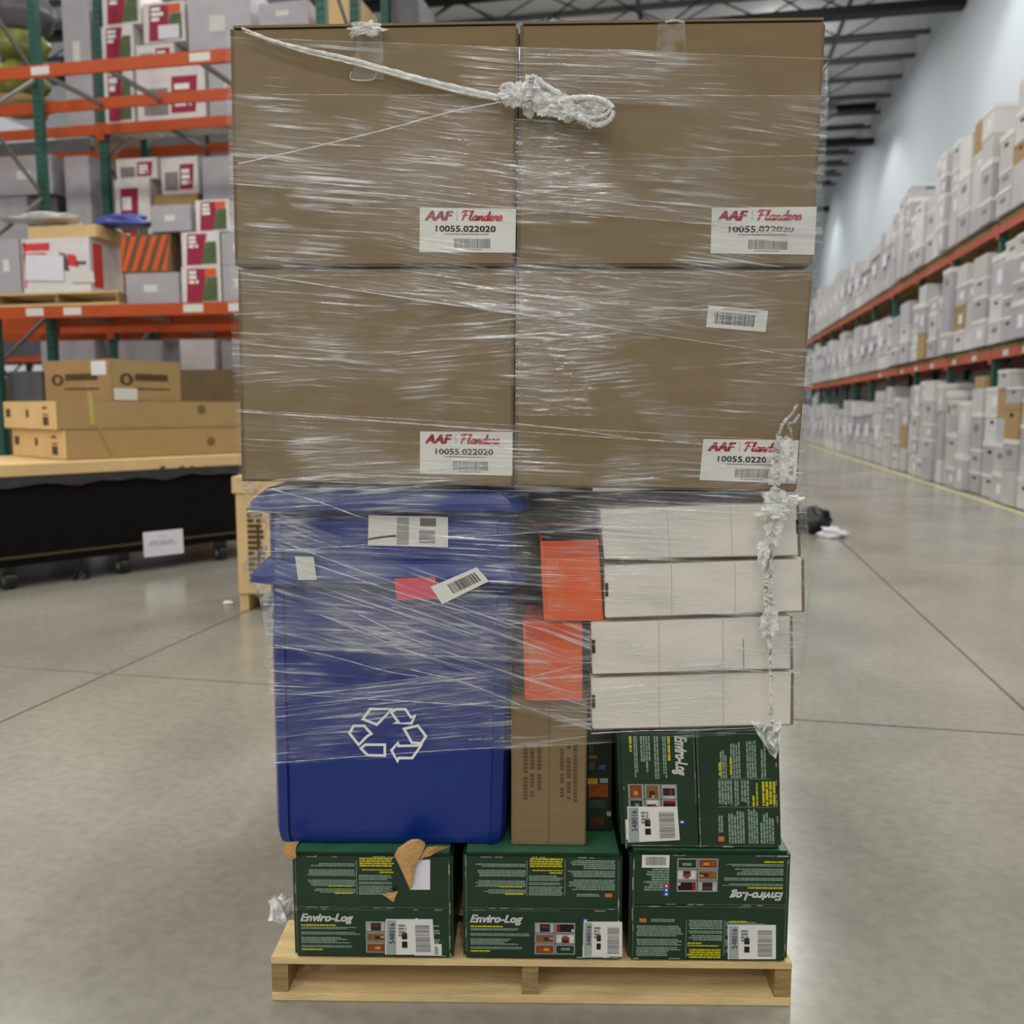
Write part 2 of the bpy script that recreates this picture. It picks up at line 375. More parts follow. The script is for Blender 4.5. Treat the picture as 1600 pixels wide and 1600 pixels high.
SCRIPT = [  # strokes of the script word, advance per letter
    (0.62, [[(.10, .0), (.22, .5), (.30, .95)], [(.0, .78), (.12, .97), (.40, .98), (.72, .93)], [(.08, .47), (.3, .5), (.5, .55)]]),
    (0.28, [[(.02, .12), (.2, .75), (.24, .97), (.15, .9), (.06, .3), (.1, .02), (.28, .14)]]),
    (0.44, [[(.34, .45), (.2, .5), (.04, .25), (.1, .02), (.26, .12), (.37, .48), (.31, .1), (.36, .0), (.46, .14)]]),
    (0.46, [[(.02, .14), (.1, .48), (.07, .0), (.14, .3), (.28, .48), (.33, .35), (.3, .08), (.36, .0), (.48, .14)]]),
    (0.46, [[(.34, .45), (.2, .5), (.04, .25), (.1, .02), (.26, .12), (.44, .97), (.33, .12), (.38, .0), (.48, .14)]]),
    (0.36, [[(.02, .14), (.2, .28), (.24, .44), (.13, .5), (.04, .25), (.12, .0), (.26, .05), (.38, .16)]]),
    (0.36, [[(.02, .14), (.1, .52), (.14, .42), (.27, .45), (.23, .12), (.28, .0), (.38, .14)]]),
    (0.34, [[(.0, .12), (.16, .54), (.25, .24), (.2, .02), (.05, .03)]])]
def pscript(mb, P, u0, v0, u1, v1, m, w=0.105, off=0.0012, asp=2.2):
    x = 0.0; tot = sum(a for a, _ in SCRIPT)
    Q = P.sub(u0, v0, u1, v1)
    for adv, strokes in SCRIPT:
        for st in strokes:
            pstroke(mb, Q, [((x + a + b * 0.12) / tot, b) for a, b in catmull(st, 4)], w, m, off, asp=asp)
        x += adv
def barcode(mb, P, u0, v0, u1, v1, m, seed=1, n=34, off=0.0011):
    r = random.Random(seed); x = 0.0; W_ = []
    while len(W_) < n: W_.append((r.choice((1, 1, 2, 3)), r.choice((1, 1, 2))))
    tot = sum(a + b for a, b in W_)
    for a, b in W_:
        pq(mb, P, u0 + (u1 - u0) * x / tot, v0, u0 + (u1 - u0) * (x + a) / tot, v1, m, off); x += a + b
def textrows(mb, P, u0, v0, u1, v1, rows, m, seed=1, fill=(0.8, 1.0), right=False, off=0.0006, asp=1.6):
    r = random.Random(seed); h = (v1 - v0) / rows
    for i in range(rows):
        y1 = v1 - i * h; y0 = y1 - h * 0.72; L_ = (u1 - u0) * r.uniform(*fill); x = u1 - L_ if right else u0; xe = x + L_
        while x < xe - 0.004:
            w = min(r.uniform(1.0, 4.2) * h * 0.9 / asp, xe - x); pq(mb, P, x, y0, x + w, y1, m, off); x += w + h * 0.30 / asp

# ------------------------------------------------------------------ the setting
RX = 3.735; WX = 5.0; DECKZ = 10.2; FAR = 46.0
fl = bpy.data.objects.new('floor', None); COL.objects.link(fl); fl['kind'] = 'structure'; BASE[fl] = (0, 0, 0)
xs = [-21.5, -17.7, -13.9, -10.1, -6.3, -2.5, 1.26, 5.1]; ys = [-11.8, -8.0, -4.2, -0.4, 3.38, 7.18, 10.98, 14.8, 18.6, 22.4, 26.2, 30.0, 33.8, 37.6, 41.4, FAR]
for i in range(len(xs) - 1):
    for j in range(len(ys) - 1):
        b = MB(); g = 0.0035; cx, cy = (xs[i] + xs[i + 1]) / 2, (ys[j] + ys[j + 1]) / 2
        x0, x1, y0, y1 = xs[i] + g, xs[i + 1] - g, ys[j] + g, ys[j + 1] - g; c = 0.004
        b.face([(x0 + c, y0 + c, 0), (x1 - c, y0 + c, 0), (x1 - c, y1 - c, 0), (x0 + c, y1 - c, 0)], CONCRETE)
        for p, q, r_, s_ in (((x0, y0), (x1, y0), (x1 - c, y0 + c), (x0 + c, y0 + c)), ((x1, y0), (x1, y1), (x1 - c, y1 - c), (x1 - c, y0 + c)), ((x1, y1), (x0, y1), (x0 + c, y1 - c), (x1 - c, y1 - c)), ((x0, y1), (x0, y0), (x0 + c, y0 + c), (x0 + c, y1 - c))):
            b.face([(*p, -0.02), (*q, -0.02), (*r_, 0), (*s_, 0)], CONCRETE)
        b.build('slab', fl)
MB().box((xs[0], ys[0], -0.08), (xs[-1], FAR, -0.02), mat('joint_filler', (84, 80, 72), 0.9, 0.2)).build('slab_bed', fl)
structure(MB().box((3.5, 3.4, 0.0005), (3.57, 38, 0.0015), mat('floor_paint', (206, 200, 142), .6, .3, .15, 8)), 'trim_1')
structure(MB().box((WX, -11.8, 0), (WX + 0.2, FAR, DECKZ), WALLM), 'wall_right')
structure(MB().box((-21.5, FAR - 0.2, 0), (WX, FAR, DECKZ), WALLM), 'wall_back')
structure(MB().box((-21.5, -34, DECKZ), (WX + 0.2, FAR, DECKZ + 0.15), DECK), 'ceiling')
JL = -16.0
def joist(y, z0, girder=False):
    r = bpy.data.objects.new('roof_girder' if girder else 'roof_joist', None); COL.objects.link(r); r['kind'] = 'structure'; r.location = (0, y, 0); BASE[r] = (0, y, 0)
    m = GIRDER if girder else JOIST; w = 0.16 if girder else 0.075
    part(MB().box((JL, y - w, z0), (WX - 0.02, y + w, z0 + w), m), 'bottom_chord', r)
    part(MB().box((JL, y - w, DECKZ - w), (WX - 0.02, y + w, DECKZ - 0.004), m), 'top_chord', r)
    b = MB(); step = 1.5 if girder else 0.95; x = JL + 0.1; k = 0
    while x < WX - step - 0.05:
        za, zb = (z0 + w / 2, DECKZ - w / 2) if k % 2 == 0 else (DECKZ - w / 2, z0 + w / 2)
        b.bar((x, y, za), (x + step, y, zb), 0.03, 0.03, m); x += step; k += 1
    o = part(b, 'web', r)
for k in range(14): joist(18.75 + 1.43 * k + (0.3 if abs(18.75 + 1.43 * k - 20.4) < 0.3 or abs(18.75 + 1.43 * k - 29.7) < 0.3 else 0), 9.66)
for y in (20.2, 29.65, 39.0): joist(y, 9.04, True)
for x in (-6.2, -1.4, 2.9):                     # rods and pipes along the aisle, under the deck
    structure(MB().tube([(x, 12, 9.5), (x, FAR - 0.3, 9.5)], 0.05, JOIST, 8), 'sprinkler_pipe', smooth=True)
# ceiling lamps
def highbay(x, y, w):
    t = thing('high_bay_lamp', 'long white high bay lamp under the roof, %s row, %s from the back' % ({-9.5: 'left', -4.0: 'middle', 1.6: 'right'}[x], ['first', 'second', 'third', 'fourth', 'fifth', 'sixth', 'seventh', 'eighth', 'ninth', 'tenth', 'eleventh'][sorted({q[1] for q in HIGHBAYS}, reverse=True).index(y)]), 'lamp', BF, (x, y, 9.42), 'high bay lamps over the aisles')
    part(MB().box((x - 0.18, y - 0.62, 9.44), (x + 0.18, y + 0.62, 9.52), STEEL), 'housing', t)
    part(MB().box((x - 0.16, y - 0.6, 9.425), (x + 0.16, y + 0.6, 9.438), mat('lamp_lens', (255, 252, 244), 0.4, 0.3, 0, emit=6)), 'lens', t)
    part(MB().bar((x, y - 0.4, 9.52), (x, y - 0.4, DECKZ), 0.01, 0.01, STEEL).bar((x, y + 0.4, 9.52), (x, y + 0.4, DECKZ), 0.01, 0.01, STEEL), 'hanger', t)
    ld = bpy.data.lights.new('lamp_light', 'AREA'); ld.shape = 'RECTANGLE'; ld.size = 0.34; ld.size_y = 1.25; ld.energy = w; ld.color = (1.0, 0.975, 0.93)
    lo = bpy.data.objects.new('lamp_light', ld); COL.objects.link(lo); lo.location = (0, 0, -0.01); lo.parent = t
    if y > 0:                                   # upward light added to brighten the deck; the housing itself is closed
        l2 = bpy.data.lights.new('deck_fill_light', 'AREA'); l2.shape = 'RECTANGLE'; l2.size = 0.3; l2.size_y = 1.2; l2.energy = w * 0.26; l2.color = ld.color
        o2 = bpy.data.objects.new('deck_fill_light', l2); COL.objects.link(o2); o2.location = (0, 0, 0.11); o2.rotation_euler = (PI, 0, 0); o2.parent = t
for x, y in HIGHBAYS: highbay(x, y, HIGHBAY_W)
for x, y in WALLSPOTS:
    t = thing('wall_washer_lamp', 'round lamp under the roof joists beside the right wall, %s from the back' % {36.8: 'first', 26.6: 'second', 16.4: 'third', 6.2: 'fourth'}[y], 'lamp', BF, (x, y, 9.1), 'lamps along the right wall')
    part(MB().tube([(x, y, 9.12), (x, y, 9.3), (x, y, 9.42)], [0.24, 0.16, 0.06], STEEL, 14), 'housing', t)
    part(MB().tube([(x, y, 9.42), (x, y, DECKZ)], 0.012, STEEL, 6), 'hanger', t)
    ld = bpy.data.lights.new('wall_light', 'SPOT'); ld.energy = WALLSPOT_W; ld.spot_size = math.radians(112); ld.spot_blend = 0.5; ld.shadow_soft_size = 0.2; ld.color = (1.0, 0.99, 0.95)
    lo = bpy.data.objects.new('wall_light', ld); COL.objects.link(lo); lo.location = (0, 0, 0); lo.rotation_euler = (0, math.radians(-14), 0); lo.parent = t

# ------------------------------------------------------------------ main stack: pallet
def pallet(name, label, frame, x0, y0, z0, w, d, h, group=None, nb=7, boards=None, bottom=True):
    t = thing(name, label, 'pallet', frame, (x0 + w / 2, y0, z0), group)
    tb, bb = h * 0.15, h * 0.19
    for k in range(3):
        sx = x0 + (w - 0.032) * k / 2
        part(MB().box((sx, y0 + 0.004, z0 + bb), (sx + 0.032, y0 + d - 0.004, z0 + h - tb - 0.0005), WOOD_END), 'stringer', t)
    bw = d / nb * 0.78
    for k in range(nb):
        yy = y0 + (d - bw) * k / (nb - 1)
        part(MB().box((x0 - 0.001 * (k % 2), yy, z0 + h - tb), (x0 + w + 0.002 * (k % 3), yy + bw, z0 + h), WOOD), 'deck_board', t, bevel=0.0015)
    if bottom:
        for k in range(3):
            yy = y0 + (d - bw) * k / 2
            part(MB().box((x0, yy, z0 + 0.0005), (x0 + w, yy + bw, z0 + bb - 0.0005), WOOD), 'bottom_board', t, bevel=0.0015)
    return t
pallet('wooden_pallet', 'pale wooden pallet on the floor under the wrapped stack in front', PF, 0.0, 0.0, 0.0, 1.012, 1.18, 0.0905)
PZ = 0.0912

# ---- fire log cartons -------------------------------------------------------
def rbox(mb, x0, x1, y0, y1, z0, z1, m, topdx=0.0):
    mb.hexa([(x0, y0, z0), (x1, y0, z0), (x1, y1, z0), (x0, y1, z0), (x0 + topdx, y0, z1), (x1 + topdx, y0, z1), (x1 + topdx, y1, z1), (x0 + topdx, y1, z1)], m)
MW, MH = 1430.0, 985.0                          # art grid measured on the middle carton
def log_art(t, P, sticker=None, seed=1, upc=True, asp=1.9, torn=False):
    def u(x): return (x - 100) / MW
    def v(y): return 1 - (y - 105) / MH
    def Q(mb, x0, y0, x1, y1, m, off=0.0005): pq(mb, P, u(x0), v(y1), u(x1), v(y0), m, off)
    g = MB()
    for k, (x0, y0, x1, y1, n, f) in enumerate([(190, 180, 660, 215, 2, (.7, 1)), (190, 240, 660, 305, 4, (.9, 1)), (190, 340, 660, 405, 4, (.85, 1)), (210, 425, 660, 470, 3, (.6, 1)),
                               (690, 290, 1010, 345, 3, (.8, 1)), (690, 355, 1010, 385, 2, (.9, 1)), (690, 395, 1010, 485, 5, (.9, 1)),
                               (1040, 140, 1480, 230, 5, (.6, 1)), (1040, 240, 1480, 305, 4, (.85, 1)), (1040, 325, 1480, 430, 6, (.8, 1)), (1130, 460, 1350, 492, 2, (.9, 1)),
                               (150, 800, 720, 826, 2, (.7, 1)), (150, 848, 700, 880, 2, (.9, 1)), (150, 900, 630, 965, 4, (.6, 1)), (150, 980, 700, 1006, 2, (.8, 1))]):
        if torn and x0 > 1000: continue
        textrows(g, P, u(x0), v(y1), u(x1), v(y0), n, INK_SAGE, seed * 31 + k, f, x0 in (190, 210, 1040), asp=asp)
    if upc: textrows(g, P, u(1190), v(960), u(1440), v(750), 9, INK_SAGE, seed + 3, (.6, 1), asp=asp)
    Q(g, 668, 150, 674, 485, INK_SAGE)
    if not torn: Q(g, 1019, 130, 1024, 485, INK_SAGE)
    part(g, 'small_print', t, kind='stuff')
    y = MB()
    for k, (x0, y0, x1, y1, n) in enumerate([(700, 125, 1012, 215, 4), (720, 235, 1012, 250, 1), (880, 256, 1012, 276, 1), (410, 393, 635, 410, 1), (470, 460, 645, 482, 1), (150, 775, 470, 797, 1), (150, 1014, 345, 1036, 1)]):
        textrows(y, P, u(x0), v(y1), u(x1), v(y0), n, INK_YEL, seed * 17 + k, (.92, 1), asp=asp, off=0.0008)
    part(y, 'yellow_print', t, kind='stuff')
    ti = MB(); ptext(ti, P, 'Enviro-Log', u(150), v(766), u(630), v(672), INK_WHITE, 0.05, 0.32); part(ti, 'title_lettering', t)
    if not torn: part(MB() if False else _q(MB(), P, u(1390), v(492), u(1456), v(455), INK_ORG), 'flame_emblem', t)
    if upc:
        bc = MB(); pslab(bc, P, u(1190), v(1075), u(1440), v(960), PAPER, 0.0005); bo = part(bc, 'bar_code_panel', t)
        b2 = MB(); barcode(b2, P, u(1222), v(1062), u(1412), v(985), INK_GREY, seed); part(b2, 'bar_code', t, bo)
    ic = MB()
    for q, (c, yy) in enumerate(((INK_BLUE, 700), (INK_BLUE, 738), (INK_RED, 776))): Q(ic, 1186, yy, 1240, yy + 34, c, 0.0007); Q(ic, 1204, yy + 8, 1222, yy + 26, INK_WHITE, 0.0009)
    part(ic, 'social_icons', t, kind='stuff')
    cols = {0: [(0, 0, 1, 1, (176, 172, 172)), (.22, .0, .8, 1, (44, 34, 38)), (.3, .55, .72, .8, (104, 56, 40))], 1: [(0, 0, 1, 1, (36, 18, 16)), (0, 0, .2, 1, (138, 28, 24)), (.86, .05, 1, .4, (200, 180, 170))],
            2: [(0, 0, 1, 1, (130, 92, 50)), (.45, .25, .95, .7, (70, 34, 26)), (.75, .45, .97, .65, (200, 160, 120))], 3: [(0, 0, 1, 1, (208, 206, 204)), (.28, .0, .74, .75, (120, 66, 40)), (.36, .0, .66, .35, (52, 24, 18)), (.38, .7, .64, .95, (150, 80, 50))],
            4: [(0, 0, 1, 1, (122, 66, 40)), (.15, .2, .85, .78, (150, 74, 26)), (.45, .35, .75, .65, (226, 150, 40))], 5: [(0, 0, 1, 1, (22, 56, 32)), (.25, .4, .78, .75, (118, 140, 124))]}
    for i in range(6):
        r_, c_ = divmod(i, 2); x0 = 745 + c_ * 190; y0 = 742 + r_ * 104
        pm = MB(); Q(pm, x0, y0, x0 + 184, y0 + 99, mat('photo_frame', (150, 152, 150), 0.5, 0.3), 0.0006)
        for a, b, c, d, rgb in cols[i]:
            m = mat('photo_%d_%d_%d' % rgb, rgb, 0.5, 0.3, 0.2, 60); X0, Y0, WW, HH = x0 + 12, y0 + 14, 160, 74
            pq(pm, P, u(X0 + a * WW), v(Y0 + HH - b * HH), u(X0 + c * WW), v(Y0 + HH - d * HH), m, 0.0009 + 0.0002 * cols[i].index((a, b, c, d, rgb)))
        part(pm, 'photo_print', t)
    if sticker: shipping_sticker(t, sticker, seed)
def _q(mb, P, a, b, c, d, m): pq(mb, P, a, b, c, d, m, 0.0007); return mb
def shipping_sticker(t, P, seed):
    s = MB(); pslab(s, P, 0, 0, 1, 1, PAPER, 0.0016); so = part(s, 'shipping_label', t)
    k = MB(); o = 0.002
    pq(k, P, 0.02, 0, 0.22, 0.98, mat('label_grey', (158, 166, 164), 0.6, 0.3), o - 0.0002)
    ptext(k, P.sub(0.09, 0.3, 0.2, 0.88), '548016', 0, 0, 1, 1, mat('ink_slate', (84, 92, 96), 0.6, 0.3), 0.01) if False else None
    R = Patch(P.pt(0.19, 0.32), P.pt(0.19, 0.9), P.pt(0.08, 0.9), P.pt(0.08, 0.32))
    ptext(k, R, '548016', 0, 0, 1, 1, mat('ink_slate', (84, 92, 96), 0.6, 0.3), 0.02, off=o)
    textrows(k, P, 0.27, 0.5, 0.44, 0.86, 4, INK_GREY, seed, off=o, asp=1.3)
    pq(k, P, 0.34, 0.44, 0.45, 0.62, INK, o); pq(k, P, 0.34, 0.2, 0.45, 0.38, INK, o)
    Rb = Patch(P.pt(0.92, 0.08), P.pt(0.92, 0.86), P.pt(0.62, 0.86), P.pt(0.62, 0.08))
    part(k, 'label_print', t, so, kind='stuff')
    b2 = MB(); barcode(b2, Rb, 0, 0, 1, 1, INK_GREY, seed + 5, 30, o); part(b2, 'bar_code', t, so)

def log_carton(label, x0, x1, y0, d, z0, z1, rot, sticker_px=None, seed=1, topdx=0.0, torn=False, upc=True):
    t = thing('fire_log_carton', label, 'carton', PF, ((x0 + x1) / 2, y0, z0), 'green fire log cartons on the pallet')
    b = MB(); rbox(b, x0, x1, y0, y0 + d, z0, z1, GREEN, topdx); part(b, 'carton_body', t, bevel=0.006)
    e = 0.004
    P = Patch((x0 + e, y0, z0 + e), (x1 - e, y0, z0 + e), (x1 - e + topdx, y0, z1 - e), (x0 + e + topdx, y0, z1 - e), rot)
    S = Patch(*[PF.at(*p, y0 - 0.0002) for p in sticker_px]) if sticker_px else None
    log_art(t, P, S, seed, asp=(1.9 if rot != 90 else 0.8), torn=torn, upc=upc)
    tp = MB().box((x0 + topdx + 0.007, y0 + 0.006, z1 + 0.0002), (x1 + topdx - 0.007, y0 + d - 0.007, z1 + 0.0007), mat('log_carton_top_lit', (58, 110, 78), 0.35, 0.5, 0.2, 20)); part(tp, 'lit_top_panel', t)  # paler green slab: overhead light painted onto the carton's top
    rs = random.Random(seed * 77); sc = MB()
    for q in range(16):
        u_ = rs.random() * .95; v_ = rs.choice((.488, .488, .47, .985, .985, .012)); pslab(sc, P, u_, v_, u_ + rs.uniform(.015, .09), v_ + rs.uniform(.003, .008), mat('pale_scuff', (150, 158, 142), .5, .4, .2, 80), 0.0016)
    for q in range(8):
        u_ = rs.choice((.003, .986, .99)); v_ = rs.random() * .9; pslab(sc, P, u_, v_, u_ + rs.uniform(.003, .008), v_ + rs.uniform(.03, .12), mat('pale_scuff', (150, 158, 142), .5, .4), 0.0012)
    part(sc, 'pale_scuffs', t, kind='stuff')
    # the taped seam where the two flaps meet, and the scuffed corners
    sm = mat('scuffed_seam', (88, 98, 82), 0.35, 0.5, 0.3, 60, (1, 1, 8), rgb2=(38, 62, 42))
    s = MB(); pslab(s, P, 0.0, 0.478, 1.0, 0.486, DARK, 0.0003); pslab(s, P, 0.0, 0.487, 1.0, 0.497, sm, 0.0014); pslab(s, P, 0.0, 0.466, 0.62, 0.477, sm, 0.0010); part(s, 'taped_seam', t)
    w = MB(); 
    for uu in (0.004, 0.984): pslab(w, P, uu, 0.06, uu + 0.010, 0.96, sm, 0.0006)
    part(w, 'scuffed_edge', t, kind='stuff')
    return t, P
LT, LP = log_carton('green fire log carton with torn kraft top corner, left end of the bottom row', 0.047, 0.357, 0.0, 0.40, PZ, 0.306, 0, [(602, 1491), (680, 1491), (676, 1436), (603, 1436)], 1, torn=True)
MT_, MP_ = log_carton('green fire log carton in the middle of the bottom row, under the tall brown carton', 0.376, 0.682, 0.0, 0.40, PZ, 0.308, 0, [(911, 1493), (972, 1494), (972, 1440), (912, 1440)], 2)
log_carton('green fire log carton with upside-down title, right end of the bottom row', 0.696, 1.002, 0.0, 0.40, PZ, 0.315, 180, [(1137, 1498), (1212, 1498), (1212, 1445), (1137, 1445)], 3)
log_carton('green fire log carton turned sideways, stacked on the right end of the bottom row', 0.681, 0.986, 0.008, 0.40, 0.3165, 0.552, 90, [(981, 1316), (1062, 1312), (1058, 1260), (980, 1260)], 4, topdx=-0.013)
# its black edge print beside the gap of the right bottom carton
for zz in range(9):
    pass
for lab, xa, xb in (('unseen fire log carton added to shade the pallet, behind the left front one', .047, .357), ('unseen fire log carton added to shade the pallet, behind the middle front one', .376, .682), ('unseen fire log carton added to shade the pallet, behind the right front one', .696, 1.002)):  # unseen row added to block light through the deck gaps and carry the bins
    t = thing('fire_log_carton', lab, 'carton', PF, ((xa + xb) / 2, .405, PZ), 'green fire log cartons on the pallet'); part(MB().box((xa, .405, PZ), (xb, .70, .306), GREEN), 'carton_body', t, bevel=.006); part(MB().box((xa + .007, .412, .3062), (xb - .007, .693, .3068), MATS['log_carton_top_lit']), 'lit_top_panel', t)
# torn kraft flaps of the left carton
def curl(mb, pts, m):                           # pts: rows of local points
    mb.grid(pts, m); return mb
wp = MB(); WPp = Patch(*[PF.at(*p, -0.0004) for p in [(640, 1390), (672, 1390), (672, 1343), (652, 1343)]]); pslab(wp, WPp, 0, 0, 1, 1, PAPER_W, 0.0004); part(wp, 'torn_white_liner', LT)
def torn_sheet(px_rows, lift, seed):
    r = random.Random(seed); rows = []
    for i, row in enumerate(px_rows):
        out = []
        for j, (px, py) in enumerate(row):
            out.append(PF.at(px, py, -0.004 - lift * (0.35 + 0.65 * math.sin(PI * (j + 0.5) / len(row))) * (0.4 + 0.6 * i / (len(px_rows) - 1)) + r.uniform(-0.002, 0.002)))
        rows.append(out)
    return rows
c1 = MB().grid(torn_sheet([[(640, 1388), (641, 1389), (642, 1390), (643, 1390)], [(626, 1357), (634, 1352), (642, 1350), (649, 1353)], [(616, 1336), (630, 1326), (645, 1328), (657, 1338)], [(622, 1325), (636, 1315), (652, 1314), (664, 1322)], [(634, 1318), (644, 1311), (655, 1311), (664, 1316)]], 0.02, 3), TORN)
part(c1, 'torn_flap', LT, smooth=True)
c2 = MB().grid(torn_sheet([[(655, 1346), (662, 1340), (672, 1338)], [(660, 1332), (672, 1330), (684, 1330)], [(668, 1323), (684, 1322), (703, 1323)]], 0.012, 5), TORN); part(c2, 'torn_flap', LT)
c3 = MB().grid(torn_sheet([[(613, 1409), (616, 1409)], [(604, 1402), (617, 1403)], [(596, 1397), (622, 1392)]], 0.008, 6), TORN); part(c3, 'torn_flap', LT)
c4 = MB().grid(torn_sheet([[(452, 1341), (457, 1343), (463, 1340)], [(442, 1332), (452, 1332), (462, 1330)], [(441, 1324), (451, 1322), (463, 1320)], [(448, 1317), (455, 1315), (464, 1318)]], 0.018, 8), TORN); part(c4, 'torn_flap', LT, smooth=True)
# the carton set back in the recess
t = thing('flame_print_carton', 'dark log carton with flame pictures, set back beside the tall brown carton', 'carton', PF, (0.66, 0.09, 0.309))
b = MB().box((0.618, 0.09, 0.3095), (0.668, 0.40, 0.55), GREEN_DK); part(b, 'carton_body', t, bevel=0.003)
def P4(px0, py0, px1, py1, yl): return Patch(PF.at(px0, py1, yl), PF.at(px1, py1, yl), PF.at(px1, py0, yl), PF.at(px0, py0, yl))
b = MB()
for px0, py0, px1, py1, c in [(918, 1216, 934, 1225, (190, 150, 30)), (920, 1225, 950, 1245, (150, 60, 20)), (926, 1228, 944, 1244, (186, 130, 24)), (937, 1216, 950, 1223, (150, 150, 160)), (920, 1180, 933, 1185, (150, 96, 40)), (936, 1195, 946, 1202, (88, 90, 130)), (921, 1190, 930, 1202, (60, 84, 72)), (921, 1250, 946, 1262, (50, 66, 56)), (922, 1276, 944, 1290, (76, 44, 24)), (920, 1162, 927, 1176, (70, 84, 50)), (948, 1268, 955, 1275, (150, 150, 150))]:
    pslab(b, P4(px0, py0, px1, py1, 0.0898), 0, 0, 1, 1, mat('flame_%d_%d_%d' % c, c, 0.5, 0.3, 0.2, 50), 0.0004)
part(b, 'flame_pictures', t, kind='stuff')
b = MB(); PP = P4(915, 1309, 958, 1320, 0.0896); ptext(b, PP, 'FH', 0.0, 0, 0.5, 1, INK_WHITE, 0.03); ptext(b, PP, 'P', 0.62, 0, 1.0, 1, INK_WHITE, 0.03); part(b, 'white_lettering', t)

# ---- tall brown carton, orange cartons, white cartons -----------------------
t = thing('tall_kraft_carton', 'tall narrow brown carton with faint sideways print, beside the blue bin', 'carton', PF, (0.545, 0.03, 0.309))
bx0, bx1 = PF.at(799, 1300, 0.03).x, PF.at(915.5, 1300, 0.03).x
b = MB().box((bx0, 0.03, 0.3095), (bx1, 0.40, 0.607), KRAFT); part(b, 'carton_body', t, bevel=0.003)
s = MB(); xm = PF.at(858, 1200, 0.03).x; pslab(s, Patch((xm - 0.001, 0.03, 0.315), (xm + 0.001, 0.03, 0.315), (xm + 0.001, 0.03, 0.6), (xm - 0.001, 0.03, 0.6)), 0, 0, 1, 1, KRAFT_DK, 0.0004); part(s, 'centre_seam', t)
s = MB()
for x0, x1, y0, y1, seed in [(816, 826, 1164, 1252, 1), (827, 836, 1163, 1250, 2), (838, 847, 1164, 1243, 3), (874, 882, 1170, 1250, 4), (884, 893, 1165, 1254, 5), (895, 903, 1163, 1254, 6)]:
    Pp = Patch(PF.at(x1, y0, 0.0348), PF.at(x1, y1, 0.0348), PF.at(x0, y1, 0.0348), PF.at(x0, y0, 0.0348)) if False else Patch(PF.at(x0, y0, 0.0298), PF.at(x0, y1, 0.0298), PF.at(x1, y1, 0.0298), PF.at(x1, y0, 0.0298))
    r = random.Random(seed); x = 0.0
    while x < 0.95:
        w = r.uniform(0.03, 0.06); 
        if r.random() < 0.85: pq(s, Pp, x, 0.15, x + w, 0.85, mat('faint_ink', (98, 79, 55), 0.8, 0.2), 0.0004)
        x += w + 0.018
part(s, 'faint_print', t, kind='stuff')
def orange_carton(label, px, seed, top=False):
    a = [PF.at(*p, 0.012) for p in px]; x0 = (a[0].x + a[3].x) / 2; t = thing('orange_carton', label, 'carton', PF, ((a[0].x + a[1].x) / 2, 0.012, a[0].z), 'orange cartons between the bin and the white cartons')
    d = Vector((0, 0.17, 0)); b = MB().hexa([a[0], a[1], a[1] + d, a[0] + d, a[3], a[2], a[2] + d, a[3] + d], ORANGE); part(b, 'carton_body', t, bevel=0.002)
    P = Patch(*a)
    s = MB(); pslab(s, P, 0.06, 0.80, 0.97, 0.985, mat('orange_flap', (206, 74, 20), 0.5, 0.4), 0.0012); part(s, 'tuck_flap', t)
    s = MB(); textrows(s, P, 0.08, 0.12, 0.42, 0.76, 20, ORANGE_LT, seed, (0.6, 1), asp=0.75); part(s, 'faint_print', t, kind='stuff')
    if top:
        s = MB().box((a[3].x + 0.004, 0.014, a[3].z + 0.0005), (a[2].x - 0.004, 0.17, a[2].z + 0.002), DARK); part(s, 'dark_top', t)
        s = MB().bar((a[3].x - 0.012, 0.16, a[3].z + 0.012), (a[2].x - 0.02, 0.165, a[3].z + 0.014), 0.01, 0.006, ORANGE); part(s, 'rear_flap_edge', t)
    return t
OC2 = orange_carton('lower orange carton, standing on the tall brown carton', [(820, 1095), (910, 1095), (910, 975), (817, 975)], 3)
OC1 = orange_carton('upper orange carton, set to the right on the lower orange carton', [(850, 971), (943, 970), (935, 843), (844, 846)], 4, True)
def white_carton(label, px, notch, yl=0.0):
    a = [PF.at(*p, yl) for p in px]; d = Vector((0, 0.36, 0))
    t = thing('white_carton', label, 'carton', PF, ((a[0].x + a[1].x) / 2, yl, min(a[0].z, a[1].z)), 'long white cartons on the right of the stack')
    part(MB().hexa([a[0], a[1], a[1] + d, a[0] + d, a[3], a[2], a[2] + d, a[3] + d], WHITEB), 'carton_body', t, bevel=0.002)
    P = Patch(*a); e = MB(); pslab(e, P, 0.0, -0.012, 1.0, 0.0, KRAFT_DK, 0.0006); pslab(e, P, 0.99, 0, 1.004, 1.0, KRAFT_EDGE, 0.0008); part(e, 'kraft_edge', t)
    c = MB(); pslab(c, P, 0.335, 0.01, 0.338, 0.99, WHITEB_LINE, 0.0003); pslab(c, P, 0.655, 0.01, 0.658, 0.99, WHITEB_LINE, 0.0003); part(c, 'fold_line', t)
    n = MB(); u0 = 0.985 if notch == 'r' else 0.0; pslab(n, P, u0, 0.42, u0 + 0.016, 0.68, DARK, 0.001); part(n, 'hand_hole', t)
    return t, P
white_carton('lowest long white carton of the four stacked on the right', [(926, 1140), (1238, 1132), (1239, 1050), (924, 1060)], 'l', 0.004)
W3, W3P = white_carton('second long white carton from the bottom, with a dark crease near its right end', [(926, 1054), (1238, 1045), (1237, 963), (924, 974)], 'l')
s = MB(); pslab(s, W3P, 0.755, 0.02, 0.760, 0.6, INK_GREY, 0.0004); part(s, 'dark_crease', W3)
white_carton('third long white carton from the bottom, sticking out furthest to the right', [(946, 966), (1256, 955), (1255, 874), (945, 885)], 'l', -0.001)
